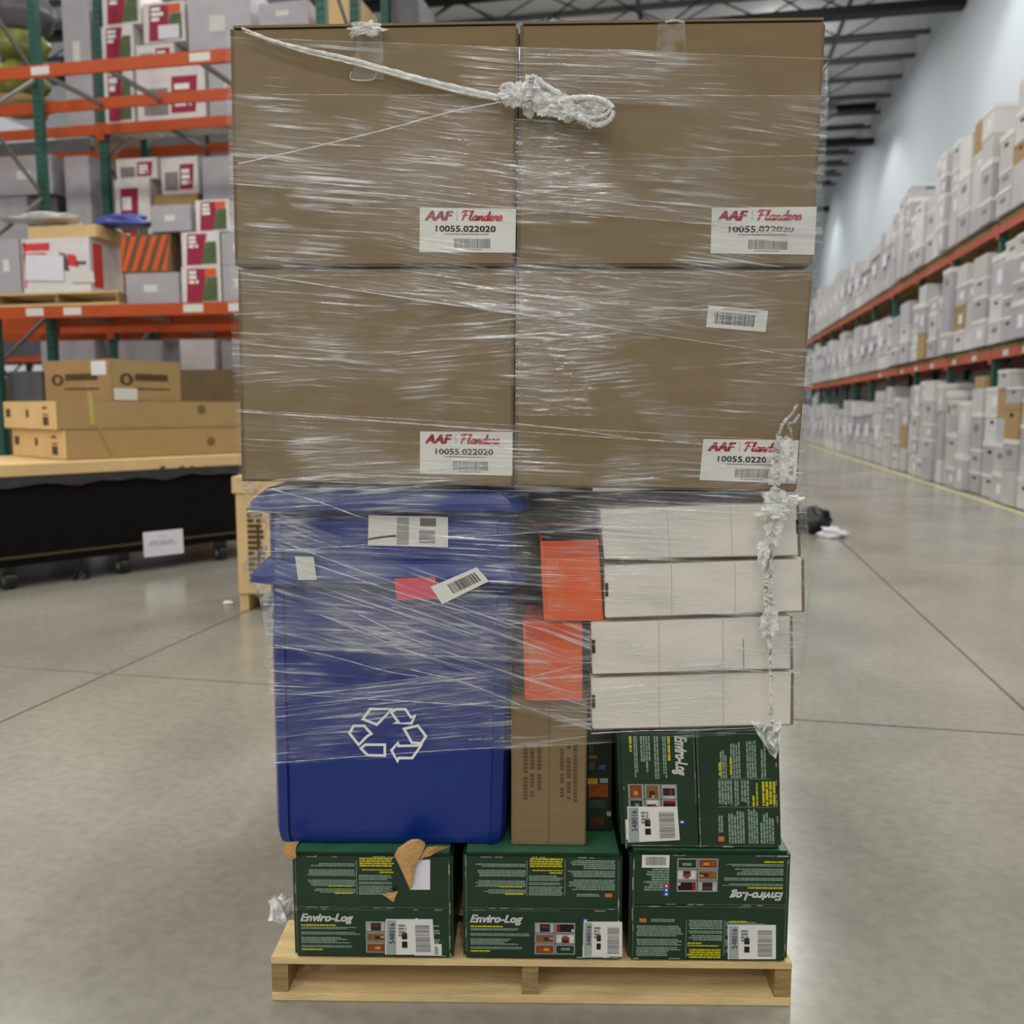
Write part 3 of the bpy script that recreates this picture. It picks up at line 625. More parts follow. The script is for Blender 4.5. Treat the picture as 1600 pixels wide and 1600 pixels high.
white_carton('topmost long white carton, just under the upper brown cartons', [(945, 874), (1250, 868), (1247, 786), (938, 797)], 'r', 0.002)

t = thing('set_back_carton', 'dark brown carton standing behind the gap between bin and orange cartons', 'carton', PF, (0.52, 0.576, 0.3095))
part(MB().box((0.38, 0.576, 0.3095), (0.66, 0.69, 0.99), KRAFT_DK), 'carton_body', t, bevel=0.003)
for lab, xa, xb, zt_ in (('unseen brown carton added to shade the pallet, behind the blue bins', 0.005, 0.37, 0.93), ('unseen brown carton added to shade the pallet, behind the white cartons', 0.665, 1.0, 0.90)):  # unseen cartons put in to darken the inside of the pallet
    t = thing('added_shade_carton', lab, 'carton', PF, ((xa + xb) / 2, 0.71, PZ)); part(MB().box((xa, 0.71, PZ), (xb, 1.17, zt_), KRAFT), 'carton_body', t, bevel=0.004)
    part(MB().box((xa + .003, 0.9365, zt_ + .0005), (xb - .003, 0.9435, zt_ + .0015), KRAFT_DK), 'top_seam', t)
# ---- nested recycling bins ----------------------------------------------------
def ring(xl, xr, yf, yb, ch=0.03, groove=0.006):
    g = groove
    p = [(xl + ch, yf), (xl + ch + 0.0025, yf + g), (xr - ch - 0.0025, yf + g), (xr - ch, yf), (xr - ch * 0.35, yf + ch * 0.3), (xr, yf + ch * 1.1), (xr, yb - ch), (xr - ch * 0.35, yb - ch * 0.3), (xr - ch, yb), (xl + ch, yb), (xl + ch * 0.35, yb - ch * 0.3), (xl, yb - ch), (xl, yf + ch * 1.1), (xl + ch * 0.35, yf + ch * 0.3)]
    return p
def loft(secs, m):
    b = MB(); k = b.slot(m); n = len(secs[0][1]); idx = []
    for z, r_ in secs:
        idx.append(len(b.v)); b.v += [(x, y, z) for x, y in r_]
    for a, c in zip(idx, idx[1:]):
        for j in range(n):
            b.f.append((a + j, a + (j + 1) % n, c + (j + 1) % n, c + j)); b.m.append(k)
    b.f.append(tuple(idx[0] + j for j in range(n))[::-1]); b.m.append(k)
    b.f.append(tuple(idx[-1] + j for j in range(n))); b.m.append(k); return b
def bz(px, py, yl=0.045): return PF.at(px, py, yl)
BZ0 = 0.3085
XL0, XR0 = bz(434, 1300, .057).x, bz(791, 1300, .057).x; XL1, XR1 = bz(427, 1000, .05).x, bz(803, 1000, .05).x
def body_at(z, inset=0.0):
    k = (z - BZ0) / (0.80 - BZ0); return (XL0 + (XL1 - XL0) * k + inset, XR0 + (XR1 - XR0) * k - inset, 0.024 - 0.008 * k + inset, 0.50 + 0.03 * k - inset)
def bin_secs(z0, ztop_body, zl, zt, lipx, lipr):
    s = []
    a = body_at(z0)
    if z0 == BZ0:
        s.append((z0, ring(*body_at(z0, 0.010), ch=0.022))); s.append((z0 + 0.004, ring(*body_at(z0, 0.004)))); s.append((z0 + 0.014, ring(*body_at(z0 + 0.01, 0.0015))))
    s.append((max(z0, BZ0 + 0.03), ring(*body_at(BZ0 + 0.03) if z0 == BZ0 else a)))
    s.append((ztop_body, ring(*body_at(min(ztop_body, 0.82)))))
    yr = 0.004
    s.append((zl - 0.012, ring(lipx + 0.03, lipr - 0.03, yr + 0.03, 0.55, groove=0.002)))
    s.append((zl, ring(lipx, lipr, yr, 0.57, groove=0.0)))
    s.append((zl + 0.012, ring(lipx + 0.003, lipr - 0.003, yr + 0.001, 0.568, groove=0.0)))
    s.append((zt - 0.006, ring(lipx + 0.024, lipr - 0.024, yr + 0.012, 0.55, groove=0.0)))
    s.append((zt, ring(lipx + 0.03, lipr - 0.03, yr + 0.018, 0.545, groove=0.0)))
    return s
GB = 'nested blue recycling bins'
T1 = thing('recycling_bin', 'blue plastic recycling bin with white arrows symbol, lower of two nested bins', 'bin', PF, (0.24, 0.045, BZ0), GB)
part(loft(bin_secs(BZ0, 0.80, 0.832, 0.872, -0.026, 0.505), BLUE), 'bin_body', T1)
T2 = thing('recycling_bin', 'upper blue recycling bin, nested in the lower one under the brown cartons', 'bin', PF, (0.24, 0.045, 0.874), GB)
part(loft(bin_secs(0.874, 0.945, 0.968, 1.0045, -0.024, 0.503), BLUE), 'bin_body', T2)
# the arrows symbol
Pa = Patch(*[PF.at(*p, 0.0265) for p in [(400, 1340), (840, 1340), (840, 1040), (400, 1040)]])
def za(x, y): return (x / 1600, 1 - y / 1091)
SYM = MB()
for pl in [[(652, 240), (776, 240), (690, 328), (610, 297)], [(770, 258), (800, 241), (852, 241), (884, 288), (906, 278), (886, 321), (790, 321), (812, 314)], [(844, 352), (922, 334), (968, 394), (942, 434), (888, 430)],
           [(772, 474), (808, 432), (812, 449), (940, 447), (890, 518), (812, 518), (806, 536)], [(598, 462), (624, 442), (734, 442), (734, 504), (636, 502)], [(533, 376), (558, 335), (618, 335), (634, 354), (658, 380), (634, 394), (586, 443)]]:
    pstroke(SYM, Pa, [za(*p) for p in pl], 0.0135, INK_WHITE, 0.0, close=True, asp=1600 / 1091)
def conform_front(mb):                          # lay the print on the bin's front panel
    out = []
    for p in mb.v:
        a = body_at(p[2]); out.append((p[0], a[2] + 0.006 - 0.0008, p[2]))
    mb.v = out; return mb
part(conform_front(SYM), 'arrows_symbol', T1)
FMT = MB(); Pm = Patch(*[PF.at(*p, 0.0265) for p in [(732, 1158), (788, 1155), (788, 1151), (732, 1154)]]); textrows(FMT, Pm, 0, 0, 1, 1, 1, INK_GREY, 4, (1, 1), asp=9); part(conform_front(FMT), 'moulded_mark', T1)
def bin_label(T, name, px, yl, m=PAPER):
    P = Patch(*[PF.at(*p, yl) for p in px]); s = MB(); pslab(s, P, 0, 0, 1, 1, m, 0.0008); return part(s, name, T), P
o, P = bin_label(T2, 'shipping_label', [(575, 852), (700, 855), (700, 808), (576, 805)], 0.0195)
s = MB(); textrows(s, P, 0.2, 0.08, 0.34, 0.92, 8, INK_GREY, 3, asp=2.4); pq(s, P, 0.36, 0.04, 0.51, 0.96, mat('label_shade', (158, 158, 152), 0.6, 0.3), 0.0011)
pstroke(s, P, [(0.0, 0.2), (0.2, 0.3), (0.35, 0.34)], 0.06, INK, 0.0012); textrows(s, P, 0.53, 0.15, 0.6, 0.9, 6, INK_GREY, 5, asp=2.4)
pq(s, P, 0.65, 0.68, 0.85, 0.96, mat('ink_mid', (110, 104, 96), 0.6, 0.3), 0.0011); part(s, 'label_print', T2, o, kind='stuff')
s = MB(); barcode(s, Patch(P.pt(0.84, 0.12), P.pt(0.84, 0.56), P.pt(0.64, 0.56), P.pt(0.64, 0.12)), 0, 0, 1, 1, INK_GREY, 8, 22); part(s, 'bar_code', T2, o)
o, P = bin_label(T1, 'small_white_tag', [(466, 906), (495, 906), (490, 870), (461, 869)], -0.001)
s = MB(); textrows(s, P, 0.15, 0.15, 0.85, 0.85, 6, INK_GREY, 9, (0.3, 1), asp=0.9); part(s, 'label_print', T1, o, kind='stuff')
# ---- four big brown cartons ----------------------------------------------------
def filter_carton(label, px, yl, lab_px, seed, top):
    bl, br, tr, tl = [PF.at(*p, yl) for p in px]
    t = thing('brown_carton', label, 'carton', PF, ((bl.x + br.x) / 2, yl, min(bl.z, br.z)), 'large brown cartons on top of the stack')
    d = Vector((0, 0.69, 0)); part(MB().hexa([bl, br, br + d, bl + d, tl, tr, tr + d, tl + d], KRAFT), 'carton_body', t, bevel=0.004)
    P = Patch(bl, br, tr, tl)
    e = MB(); pslab(e, P, 0.0, 0.0, 0.012, 1.0, KRAFT_DK, 0.0003); pslab(e, P, 0.988, 0.004, 0.992, 0.996, KRAFT_EDGE, 0.0006); part(e, 'corner_fold', t, kind='stuff')
    if top:
        g = 0.003; f1 = MB().hexa([tl + Vector((0.004, 0.002, g)), tr + Vector((-0.004, 0.002, g)), tr + Vector((-0.004, 0.295, g)), tl + Vector((0.004, 0.295, g)), tl + Vector((0.004, 0.002, g + 0.004)), tr + Vector((-0.004, 0.002, g + 0.004)), tr + Vector((-0.004, 0.295, g + 0.004)), tl + Vector((0.004, 0.295, g + 0.004))], KRAFT)
        part(f1, 'top_flap', t)
        f2 = MB().box((tl.x + 0.004, 0.305, max(tl.z, tr.z) + g), (tr.x - 0.004, 0.685, max(tl.z, tr.z) + g + 0.004), KRAFT); part(f2, 'top_flap', t)
    # label
    LPp = Patch(*[PF.at(*p, yl - 0.0004) for p in lab_px]); s = MB(); pslab(s, LPp, 0, 0, 1, 1, PAPER, 0.0006); lo = part(s, 'white_label', t, label='') if False else part(s, 'white_label', t)
    s = MB(); ptext(s, LPp, 'AAF', 0.06, 0.72, 0.34, 0.925, INK_RED, 0.06, 0.28); pscript(s, LPp, 0.43, 0.72, 0.86, 0.945, INK_RED); pq(s, LPp, 0.385, 0.72, 0.389, 0.95, INK_GREY, 0.0011); part(s, 'brand_lettering', t, lo)
    s = MB(); ptext(s, LPp, '10055.022020', 0.17, 0.465, 0.79, 0.60, INK, 0.035); textrows(s, LPp, 0.26, 0.385, 0.74, 0.425, 1, INK_GREY, seed, (0.95, 1), asp=3); textrows(s, LPp, 0.42, 0.045, 0.66, 0.075, 1, INK_GREY, seed + 1, (1, 1), asp=3); part(s, 'number_lettering', t, lo)
    s = MB(); barcode(s, LPp, 0.36, 0.10, 0.74, 0.31, INK_GREY, 21); part(s, 'bar_code', t, lo)
    return t, P
filter_carton('large brown carton on the left of the lower tier, above the blue bins', [(378, 752), (802, 759), (803.5, 419), (372, 421)], 0.0, [(656, 740), (800.5, 743), (801, 675), (656.5, 674)], 1, False)
MR, MRP = filter_carton('large brown carton with extra bar code sticker, right of the lower tier', [(803.5, 760), (1245, 769), (1271, 421), (806, 419.5)], 0.0, [(1093, 750), (1243, 756), (1248, 688), (1099, 686)], 2, False)
filter_carton('large brown carton on the left of the top tier, crossed by the film rope', [(367.5, 416), (803, 414.5), (810, 38.5), (360, 46)], 0.0, [(655.5, 394), (805, 395), (806.5, 326), (656, 324.5)], 3, True)
filter_carton('large brown carton on the right of the top tier, clear tape at its upper edge', [(807, 415), (1270, 415), (1291, 33), (813, 39.5)], 0.0, [(1110, 396), (1272, 398), (1276, 323), (1112.5, 325)], 4, True)
S5 = Patch(*[PF.at(*p, -0.0004) for p in [(1103, 511), (1196, 519), (1200, 486), (1107, 477)]]); s = MB(); pslab(s, S5, 0, 0, 1, 1, PAPER, 0.0006); so = part(s, 'bar_code_sticker', MR)
s = MB(); barcode(s, S5, 0.12, 0.2, 0.8, 0.74, INK, 33, 30); textrows(s, S5, 0.25, 0.84, 0.85, 0.92, 1, INK_GREY, 5, (1, 1), asp=3); part(s, 'bar_code', MR, so)

# ---- stretch film ----------------------------------------------------------------
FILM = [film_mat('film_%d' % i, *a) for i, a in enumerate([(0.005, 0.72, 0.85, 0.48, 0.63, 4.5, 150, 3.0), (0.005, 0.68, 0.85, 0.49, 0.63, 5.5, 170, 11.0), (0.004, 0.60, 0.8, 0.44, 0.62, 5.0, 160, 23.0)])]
SW = thing('stretch_film', 'clear stretch film wound around the whole stack, tied with a knot near the top', 'film', PF, (0.5, 0.2, 0.55))
o, P = bin_label(SW, 'pink_label', [(620, 938), (683, 935), (680, 901), (616, 904)], -0.0125, PINK)
s = MB(); textrows(s, P, 0.18, 0.2, 0.36, 0.9, 5, INK, 11, (.6, 1), asp=2); textrows(s, P, 0.66, 0.2, 0.84, 0.95, 4, INK, 12, (.7, 1), asp=2); part(s, 'label_print', SW, o, kind='stuff')
o, P = bin_label(SW, 'bar_code_label', [(691, 944), (764, 908), (745, 886), (673, 917)], -0.0135)
s = MB(); barcode(s, P, 0.3, 0.22, 0.9, 0.78, INK, 13, 26); textrows(s, P, 0.1, 0.25, 0.24, 0.6, 3, INK, 3, asp=2); part(s, 'bar_code', SW, o)
def prof(z):
    X_ = lambda px, py: PF.at(px, py, 0.0).x
    tab = [(0.45, X_(429, 1190), 0.985), (0.55, X_(428, 1120), 1.000), (0.72, X_(426, 1010), 1.008), (0.80, X_(416, 940), 1.014), (0.826, X_(389, 908), 1.016), (0.845, X_(388, 900), 1.016), (0.876, X_(410, 872), 1.012), (0.94, X_(422, 815), 1.006), (0.962, X_(391, 795), 1.004), (0.978, X_(388, 785), 1.004), (1.000, X_(402, 762), 1.0), (1.008, -0.027, 0.997), (1.4, -0.026, 1.008), (1.82, -0.024, 1.016)]
    for (a, l0, r0), (b, l1, r1) in zip(tab, tab[1:]):
        if z <= b or b == 1.82:
            k = max(0, min(1, (z - a) / (b - a))); return l0 + (l1 - l0) * k, r0 + (r1 - r0) * k
def band(topL, topR, botL, botR, layer, m, hem=True, nx=120, nz_=60, amp=0.0011):
    """a band of film once round the stack; heights given where it crosses the stack's left and right front edges"""
    zt0, zt1 = PF.at(365, topL, 0).z, PF.at(1275, topR, 0).z; zb0, zb1 = PF.at(365, botL, 0).z, PF.at(1275, botR, 0).z
    e = 0.004 + 0.0022 * layer; yf = -e; yb = 0.695 + e; verts = []; uvs = []; cols = nx + 1 + 5 + 8 + 5
    for j in range(nz_ + 1):
        t_ = j / nz_
        for i in range(cols):
            if i <= nx: a = i / nx; side = 0
            elif i <= nx + 5: a = 1.0; side = (i - nx) / 5
            elif i <= nx + 13: a = 1 - (i - nx - 5) / 8; side = 1
            else: a = 0.0; side = 1 - (i - nx - 13) / 5
            z = (zb0 + (zb1 - zb0) * a) * (1 - t_) + (zt0 + (zt1 - zt0) * a) * t_
            xl, xr = prof(z); xl -= e - 0.004; xr += e - 0.004
            x = xl + (xr - xl) * a; y = yf + (yb - yf) * side
            if side > 0 and a < 0.01 and z < 1.0: x -= 0.050 if xl < -0.005 else 0.040
            uvs.append((x * 1.0 if i <= nx else x + y + 2, z - (zb0 + (zb1 - zb0) * a) + layer * 0.71))
            if i <= nx and 0 < i < nx:
                y -= amp * (1 + noise.noise(Vector((x * 4, (z + layer) * 60, layer * 3.1)))) * (0.4 + 0.9 * max(0, noise.noise(Vector((x * 3, z * 5, layer * 7.7))) + 0.2))
            verts.append((x, y, z))
    faces = []
    for j in range(nz_):
        for i in range(cols - 1):
            a = j * cols + i; faces.append((a, a + 1, a + cols + 1, a + cols))
    b = MB(); b.v = verts; b.f = faces; b.mats = [m]; b.m = [0] * len(faces)
    o = part(b, 'film_band', SW, smooth=True)
    ul = o.data.uv_layers.new(name='UVMap'); li = np.empty(len(o.data.loops), dtype=np.int32); o.data.loops.foreach_get('vertex_index', li)
    ul.data.foreach_set('uv', np.array(uvs, dtype=np.float32)[li].ravel())
    if hem:
        for zz0, zz1, rr in ((zb0, zb1, 0.0008), (zt0, zt1, 0.0005)):
            path = []; rad = []
            for i in range(0, 61):
                a = i / 60; z = zz0 + (zz1 - zz0) * a; xl, xr = prof(z); path.append((xl + (xr - xl) * a, yf - 0.0012, z + 0.0008 * noise.noise(Vector((a * 30, layer, 0))))); rad.append(rr * (0.5 + 1.0 * max(0, noise.noise(Vector((a * 9, layer * 5 + zz0 * 9, 2))) + 0.35)))
            part(MB().tube(path, rad, FINE, 5), 'film_hem', SW, smooth=True)
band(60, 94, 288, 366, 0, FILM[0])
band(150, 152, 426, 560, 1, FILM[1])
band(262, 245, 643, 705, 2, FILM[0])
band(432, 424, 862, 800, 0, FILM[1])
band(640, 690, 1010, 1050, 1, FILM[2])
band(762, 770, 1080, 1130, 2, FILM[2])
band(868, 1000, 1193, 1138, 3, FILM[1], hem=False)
def sheet(tl, tr, br, bl, yl, m, nx=70, nz_=36):
    """a slanting lap of film on the front only"""
    rows = []; uvs = []
    for j in range(nz_ + 1):
        t_ = j / nz_
        for i in range(nx + 1):
            a = i / nx; px = (bl[0] + (br[0] - bl[0]) * a) * (1 - t_) + (tl[0] + (tr[0] - tl[0]) * a) * t_; py = (bl[1] + (br[1] - bl[1]) * a) * (1 - t_) + (tl[1] + (tr[1] - tl[1]) * a) * t_
            p = PF.at(px, py, yl); p.y -= 0.001 * (1 + noise.noise(Vector((p.x * 9, t_ * 22, yl * 900)))); rows.append(tuple(p))
            uvs.append((a * 0.5, t_ * 0.16 + yl * 100))
    b = MB(); b.v = rows; b.mats = [m]
    b.f = [(j * (nx + 1) + i, j * (nx + 1) + i + 1, (j + 1) * (nx + 1) + i + 1, (j + 1) * (nx + 1) + i) for j in range(nz_) for i in range(nx)]; b.m = [0] * len(b.f)
    o = part(b, 'film_lap', SW, smooth=True); ul = o.data.uv_layers.new(name='UVMap'); li = np.empty(len(o.data.loops), dtype=np.int32); o.data.loops.foreach_get('vertex_index', li)
    ul.data.foreach_set('uv', np.array(uvs, dtype=np.float32)[li].ravel())
LAP = film_mat('film_lap', 0.0, 0.54, 0.6, 0.38, 0.58, 5.0, 190, 37.0); LAPF = film_mat('film_lap_fade', 0.0, 0.66, 0.8, 0.28, 0.50, 6.0, 200, 41.0, fade=True)
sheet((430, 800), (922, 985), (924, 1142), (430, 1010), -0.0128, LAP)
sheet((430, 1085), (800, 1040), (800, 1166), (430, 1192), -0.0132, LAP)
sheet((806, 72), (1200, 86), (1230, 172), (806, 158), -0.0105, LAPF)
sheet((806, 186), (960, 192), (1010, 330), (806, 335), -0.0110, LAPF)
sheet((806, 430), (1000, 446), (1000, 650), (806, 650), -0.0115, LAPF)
def strand(px, r, m=ROPE, yl=-0.016, seed=1, wob=0.0012, name='film_strand', seg=6, smooth=True):
    pts = catmull([tuple(PF.at(*p, yl)) for p in px], 14); rad = []
    q = []
    for i, p in enumerate(pts):
        q.append((p[0] + wob * noise.noise(Vector((i * 0.9, seed, 0))), p[1] + wob * noise.noise(Vector((i * 0.9, seed, 5))), p[2] + wob * noise.noise(Vector((i * 0.9, seed, 9)))))
        rad.append((r if not hasattr(r, '__len__') else r[0] + (r[1] - r[0]) * i / (len(pts) - 1)) * (0.7 + 0.6 * (noise.noise(Vector((i * 1.7, seed, 3))) * 0.5 + 0.5)))
    return part(MB().tube(q, rad, m, seg), name, SW, smooth=smooth)
strand([(378, 44), (440, 68), (545, 92), (660, 124), (778, 152)], (0.0022, 0.0052), seed=1)
strand([(382, 50), (470, 80), (560, 102), (700, 140), (780, 156)], (0.001, 0.003), seed=2)
strand([(372, 256), (480, 232), (600, 203), (700, 176), (790, 158)], 0.0011, seed=3)
for k, (p, r) in enumerate([([(461, 872), (560, 905), (690, 946), (820, 976), (920, 1008)], 0.0012), ([(424, 764), (500, 785), (580, 812), (690, 828)], 0.0015), ([(560, 960), (660, 1005), (790, 1050), (920, 1100)], 0.0009), ([(640, 1046), (730, 1068), (830, 1108), (926, 1140)], 0.001), ([(430, 1008), (520, 1026), (610, 1050), (700, 1062)], 0.0012),
                            ([(620, 955), (720, 985), (800, 1012)], 0.0007), ([(500, 960), (620, 1010), (760, 1060)], 0.0007), ([(430, 1192), (560, 1182), (700, 1172), (800, 1166), (918, 1150)], 0.0009), ([(470, 1085), (570, 1075), (690, 1060)], 0.001), ([(820, 1060), (880, 1045), (960, 1025), (1100, 985)], 0.0008),
                            ([(924, 1146), (1000, 1142), (1100, 1140), (1200, 1136)], 0.0012), ([(372, 288), (500, 296), (650, 308), (806, 330)], 0.0011), ([(377, 426), (520, 448), (660, 470), (801, 490), (940, 508)], 0.0013), ([(380, 643), (520, 652), (680, 664), (806, 676)], 0.0009), ([(806, 662), (900, 672), (1000, 686), (1094, 691)], 0.0011)]):
    strand(p, (r, r * 0.35), FINE, -0.0145, 10 + k, 0.0006, seg=5)
def clump(px, rx, rz, ry, seed, yl=-0.03, name='film_knot', m=CLUMP, amp=0.8, n=(16, 26), freq=2.2):
    c = PF.at(*px, yl); rows = []
    for i in range(n[0] + 1):
        th = PI * i / n[0]; row = []
        for j in range(n[1] + 1):
            ph = 2 * PI * (j % n[1]) / n[1]; d = Vector((math.sin(th) * math.cos(ph), math.sin(th) * math.sin(ph), math.cos(th)))
            k = 1 + amp * noise.noise(d * freq + Vector((seed * 5.1, 0, 0))) + 0.5 * amp * noise.noise(d * freq * 2.6 + Vector((seed * 2.3, 9, 0)))
            row.append((c.x + rx * d.x * k, c.y + ry * d.y * k, c.z + rz * d.z * k))
        rows.append(row)
    return part(MB().grid(rows, m), name, SW)
clump((806, 150), 0.026, 0.017, 0.014, 1); clump((830, 150), 0.02, 0.024, 0.014, 2); clump((862, 164), 0.036, 0.017, 0.012, 3)
strand([(812, 142), (826, 126), (834, 120), (850, 132), (880, 150)], 0.0042, ROPE, -0.034, 31, 0.002)
strand([(830, 120), (829, 140), (828, 170)], 0.004, ROPE, -0.04, 32, 0.002)
strand([(785, 136), (795, 132), (806, 140), (815, 155), (820, 172)], 0.004, ROPE, -0.034, 35, 0.002)
strand([(870, 158), (905, 152), (940, 156), (958, 170), (952, 188), (930, 195), (905, 182), (880, 172)], 0.0045, ROPE, -0.034, 33, 0.002)
strand([(880, 182), (900, 178), (925, 184), (945, 180), (956, 168)], 0.003, ROPE, -0.036, 34, 0.002)
clump((890, 178), 0.022, 0.010, 0.01, 7); clump((925, 186), 0.02, 0.011, 0.009, 8, m=HANG); clump((925, 168), 0.026, 0.009, 0.008, 9, m=HANG)
# the tail hanging down the right edge
strand([(1246, 632), (1236, 648), (1222, 664), (1216, 690), (1214, 730), (1216, 770)], (0.002, 0.006), HANG, -0.024, 41, 0.004)
strand([(1249, 648), (1240, 660), (1232, 662), (1236, 676), (1237, 700), (1236, 740)], (0.002, 0.004), HANG, -0.024, 42, 0.003)
clump((1216, 784), 0.024, 0.016, 0.012, 11, amp=1.1, m=HANG); clump((1208, 800), 0.022, 0.012, 0.012, 12, amp=1.0); clump((1240, 780), 0.016, 0.007, 0.008, 13, amp=0.9); clump((1208, 830), 0.013, 0.02, 0.008, 14, amp=1.0, m=HANG)
strand([(1206, 800), (1200, 850), (1198, 900), (1196, 940), (1198, 980), (1202, 1020)], (0.006, 0.003), HANG, -0.028, 43, 0.007)
strand([(1212, 810), (1206, 860), (1205, 920), (1203, 980), (1204, 1060), (1206, 1130)], (0.005, 0.004), HANG, -0.027, 44, 0.006)
clump((1192, 866), 0.009, 0.02, 0.008, 15); clump((1202, 972), 0.014, 0.02, 0.006, 16, m=HANG, amp=1.0)
clump((1222, 722), 0.022, 0.034, 0.005, 18, m=HANG, amp=0.9, yl=-0.02)
# its pointed end
rows = []; r_ = random.Random(4)
for i in range(9):
    k = i / 8; c = (1197 + 14 * k, 1128 + 56 * k); hw = 22 * (1 - k) ** 0.8 + 2
    rows.append([tuple(PF.at(c[0] + hw * (j / 3 - 1), c[1] + r_.uniform(-2, 2), -0.022 - 0.02 * r_.random())) for j in range(7)])
part(MB().grid(rows, CLUMP), 'film_tail', SW)
# loose film under the bin rim on the left, and a wad behind the pallet's left side
rows = []
for i in range(10):
    k = i / 9; y_ = 912 + 100 * k; xa = 402 + 22 * k ** 1.5; rows.append([tuple(PF.at(xa + (428 - xa) * j / 3, y_ + 3 * math.sin(i * 1.3 + j), -0.004 + 0.006 * j)) for j in range(4)])
part(MB().grid(rows, HANG), 'loose_film', SW, smooth=True)
wad = MB(); rr = random.Random(6)
c = PF.at(443, 1446, 0.30)
rows = []
for i in range(11):
    th = PI * i / 10; row = []
    for j in range(15):
        ph = 2 * PI * (j % 14) / 14; d = Vector((math.sin(th) * math.cos(ph), math.sin(th) * math.sin(ph), math.cos(th))); k = 1 + 0.8 * noise.noise(d * 2.5)
        row.append((c.x - 0.004 + 0.034 * d.x * k, c.y + 0.04 * d.y * k, c.z + 0.055 * d.z * k))
    rows.append(row)
part(wad.grid(rows, CLUMP), 'film_wad', SW)
# clear tape over the top seams
for px in ([(549, 125), (600, 124), (597, 42), (561, 42)], [(1024, 108), (1074, 104), (1070, 36), (1028, 36)]):
    b = MB(); Pt = Patch(*[PF.at(*p, -0.0008) for p in px]); pslab(b, Pt, 0, 0, 1, 1, TAPE, 0.0003); part(b, 'clear_tape', SW)
clump((573, 45), 0.024, 0.010, 0.008, 51, yl=-0.012, m=HANG, amp=1.0); strand([(549, 60), (560, 46), (574, 37), (590, 40)], 0.0016, FINE, -0.010, 54, 0.003); strand([(549, 112), (550, 124), (583, 124), (588, 108)], 0.0008, ROPE, -0.006, 52, 0.0)
strand([(1040, 34), (1056, 32), (1070, 35)], 0.0018, FINE, -0.006, 53, 0.002)

# ------------------------------------------------------------------ pallet racks
def rack(name, label, ax, lines, frames, levels, zmax, depth, mbeam, along='x', tags=(), bars=(), bh=0.115, group=None):
    """ax: start of the row's front plane; lines: positions of the front and rear beam planes; frames: positions of the upright frames"""
    base = (frames[0], lines[0], 0) if along == 'x' else (lines[0], frames[0], 0)
    t = thing(name, label, 'rack', BF, base, group)
    def pt(s, d, z): return (s, d, z) if along == 'x' else (d, s, z)
    def bx(s0, s1, d0, d1, z0, z1, m):
        a, b = pt(s0, d0, z0), pt(s1, d1, z1); return MB().box(tuple(min(p, q) for p, q in zip(a, b)), tuple(max(p, q) for p, q in zip(a, b)), m)
    for s in frames:
        for k, d in enumerate(lines):
            pm = bx(s - 0.045, s + 0.045, d + (0.032 if k == 0 else -0.112), d + (0.112 if k == 0 else -0.032), 0.0, zmax, POST); po = part(pm, 'upright', t)
            h = MB(); z = 0.3                       # the punched holes
            dd = d + (0.0315 if k == 0 else -0.1125)
            while z < zmax - 0.1:
                for q in (-0.02, 0.02):
                    a = pt(s + q - 0.006, dd, z); c_ = pt(s + q + 0.006, dd, z + 0.02)
                    h.face([pt(s + q - 0.006, dd, z), pt(s + q + 0.006, dd, z), pt(s + q + 0.006, dd, z + 0.02), pt(s + q - 0.006, dd, z + 0.02)], DARK)
                z += 0.075
            if zmax < 6.5 and name != 'right_rack': part(h, 'punched_holes', t, po, kind='stuff')
        z = 0.35; k = 0
        while z < zmax - 0.6:
            a, b = (lines[0] + 0.07, lines[1] - 0.07) if k % 2 == 0 else (lines[1] - 0.07, lines[0] + 0.07)
            part(MB().bar(pt(s, a, z), pt(s, b, z + 0.62), 0.03, 0.03, STEEL), 'brace', t); z += 0.62; k += 1
    for z in levels:
        for f0, f1 in zip(frames, frames[1:]):
            for k, d in enumerate(lines):
                bo = part(bx(f0 + 0.002, f1 - 0.002, d + (0.0 if k == 0 else -0.03), d + (0.03 if k == 0 else 0.0), z - bh / 2, z + bh / 2, mbeam), 'beam', t)
                for f, sg in ((f0, 1), (f1, -1)):
                    part(bx(f + sg * 0.003, f + sg * 0.046, d - 0.006 + 0.0, d + 0.006, z - bh * 1.1, z + bh * 0.62, mbeam), 'beam_connector', t, bo)
                if k == 0:
                    for s_, zz, w_ in tags:
                        if f0 < s_ < f1 and abs(zz - z) < 0.3: part(bx(s_ - w_ / 2, s_ + w_ / 2, d - 0.002, d - 0.0005, z - 0.035, z + 0.04, PAPER), 'location_tag', t, bo)
            for s_ in bars:
                if f0 < s_ < f1: part(MB().bar(pt(s_, lines[0] + 0.03, z - 0.01), pt(s_, lines[1] - 0.03, z - 0.01), 0.035, 0.04, STEEL), 'support_bar', t)
    return t
FY, RYY, BY, BRY = 8.0, 8.97, 9.74, 10.71
def bxs(px, py): return BF.at(px, py, FY)
TAGS = [(bxs(62, 100).x, 4.4, 0.20), (bxs(312, 87).x, 4.4, 0.21), (bxs(54, 482).x, 2.11, 0.2), (bxs(113, 482).x, 2.11, 0.2), (bxs(302, 482).x, 2.11, 0.21), (bxs(366, 482).x, 2.11, 0.12)]
BARS = [bxs(60, 112).x, bxs(160, 108).x, bxs(305, 98).x, -4.0]
rack('pallet_rack', 'orange and green pallet rack on the left, front row facing the camera', 0, (FY, RYY), [-10.6, -7.06, -3.42], [2.11, 4.40], 6.2, 0.97, BEAM, 'x', TAGS, BARS)
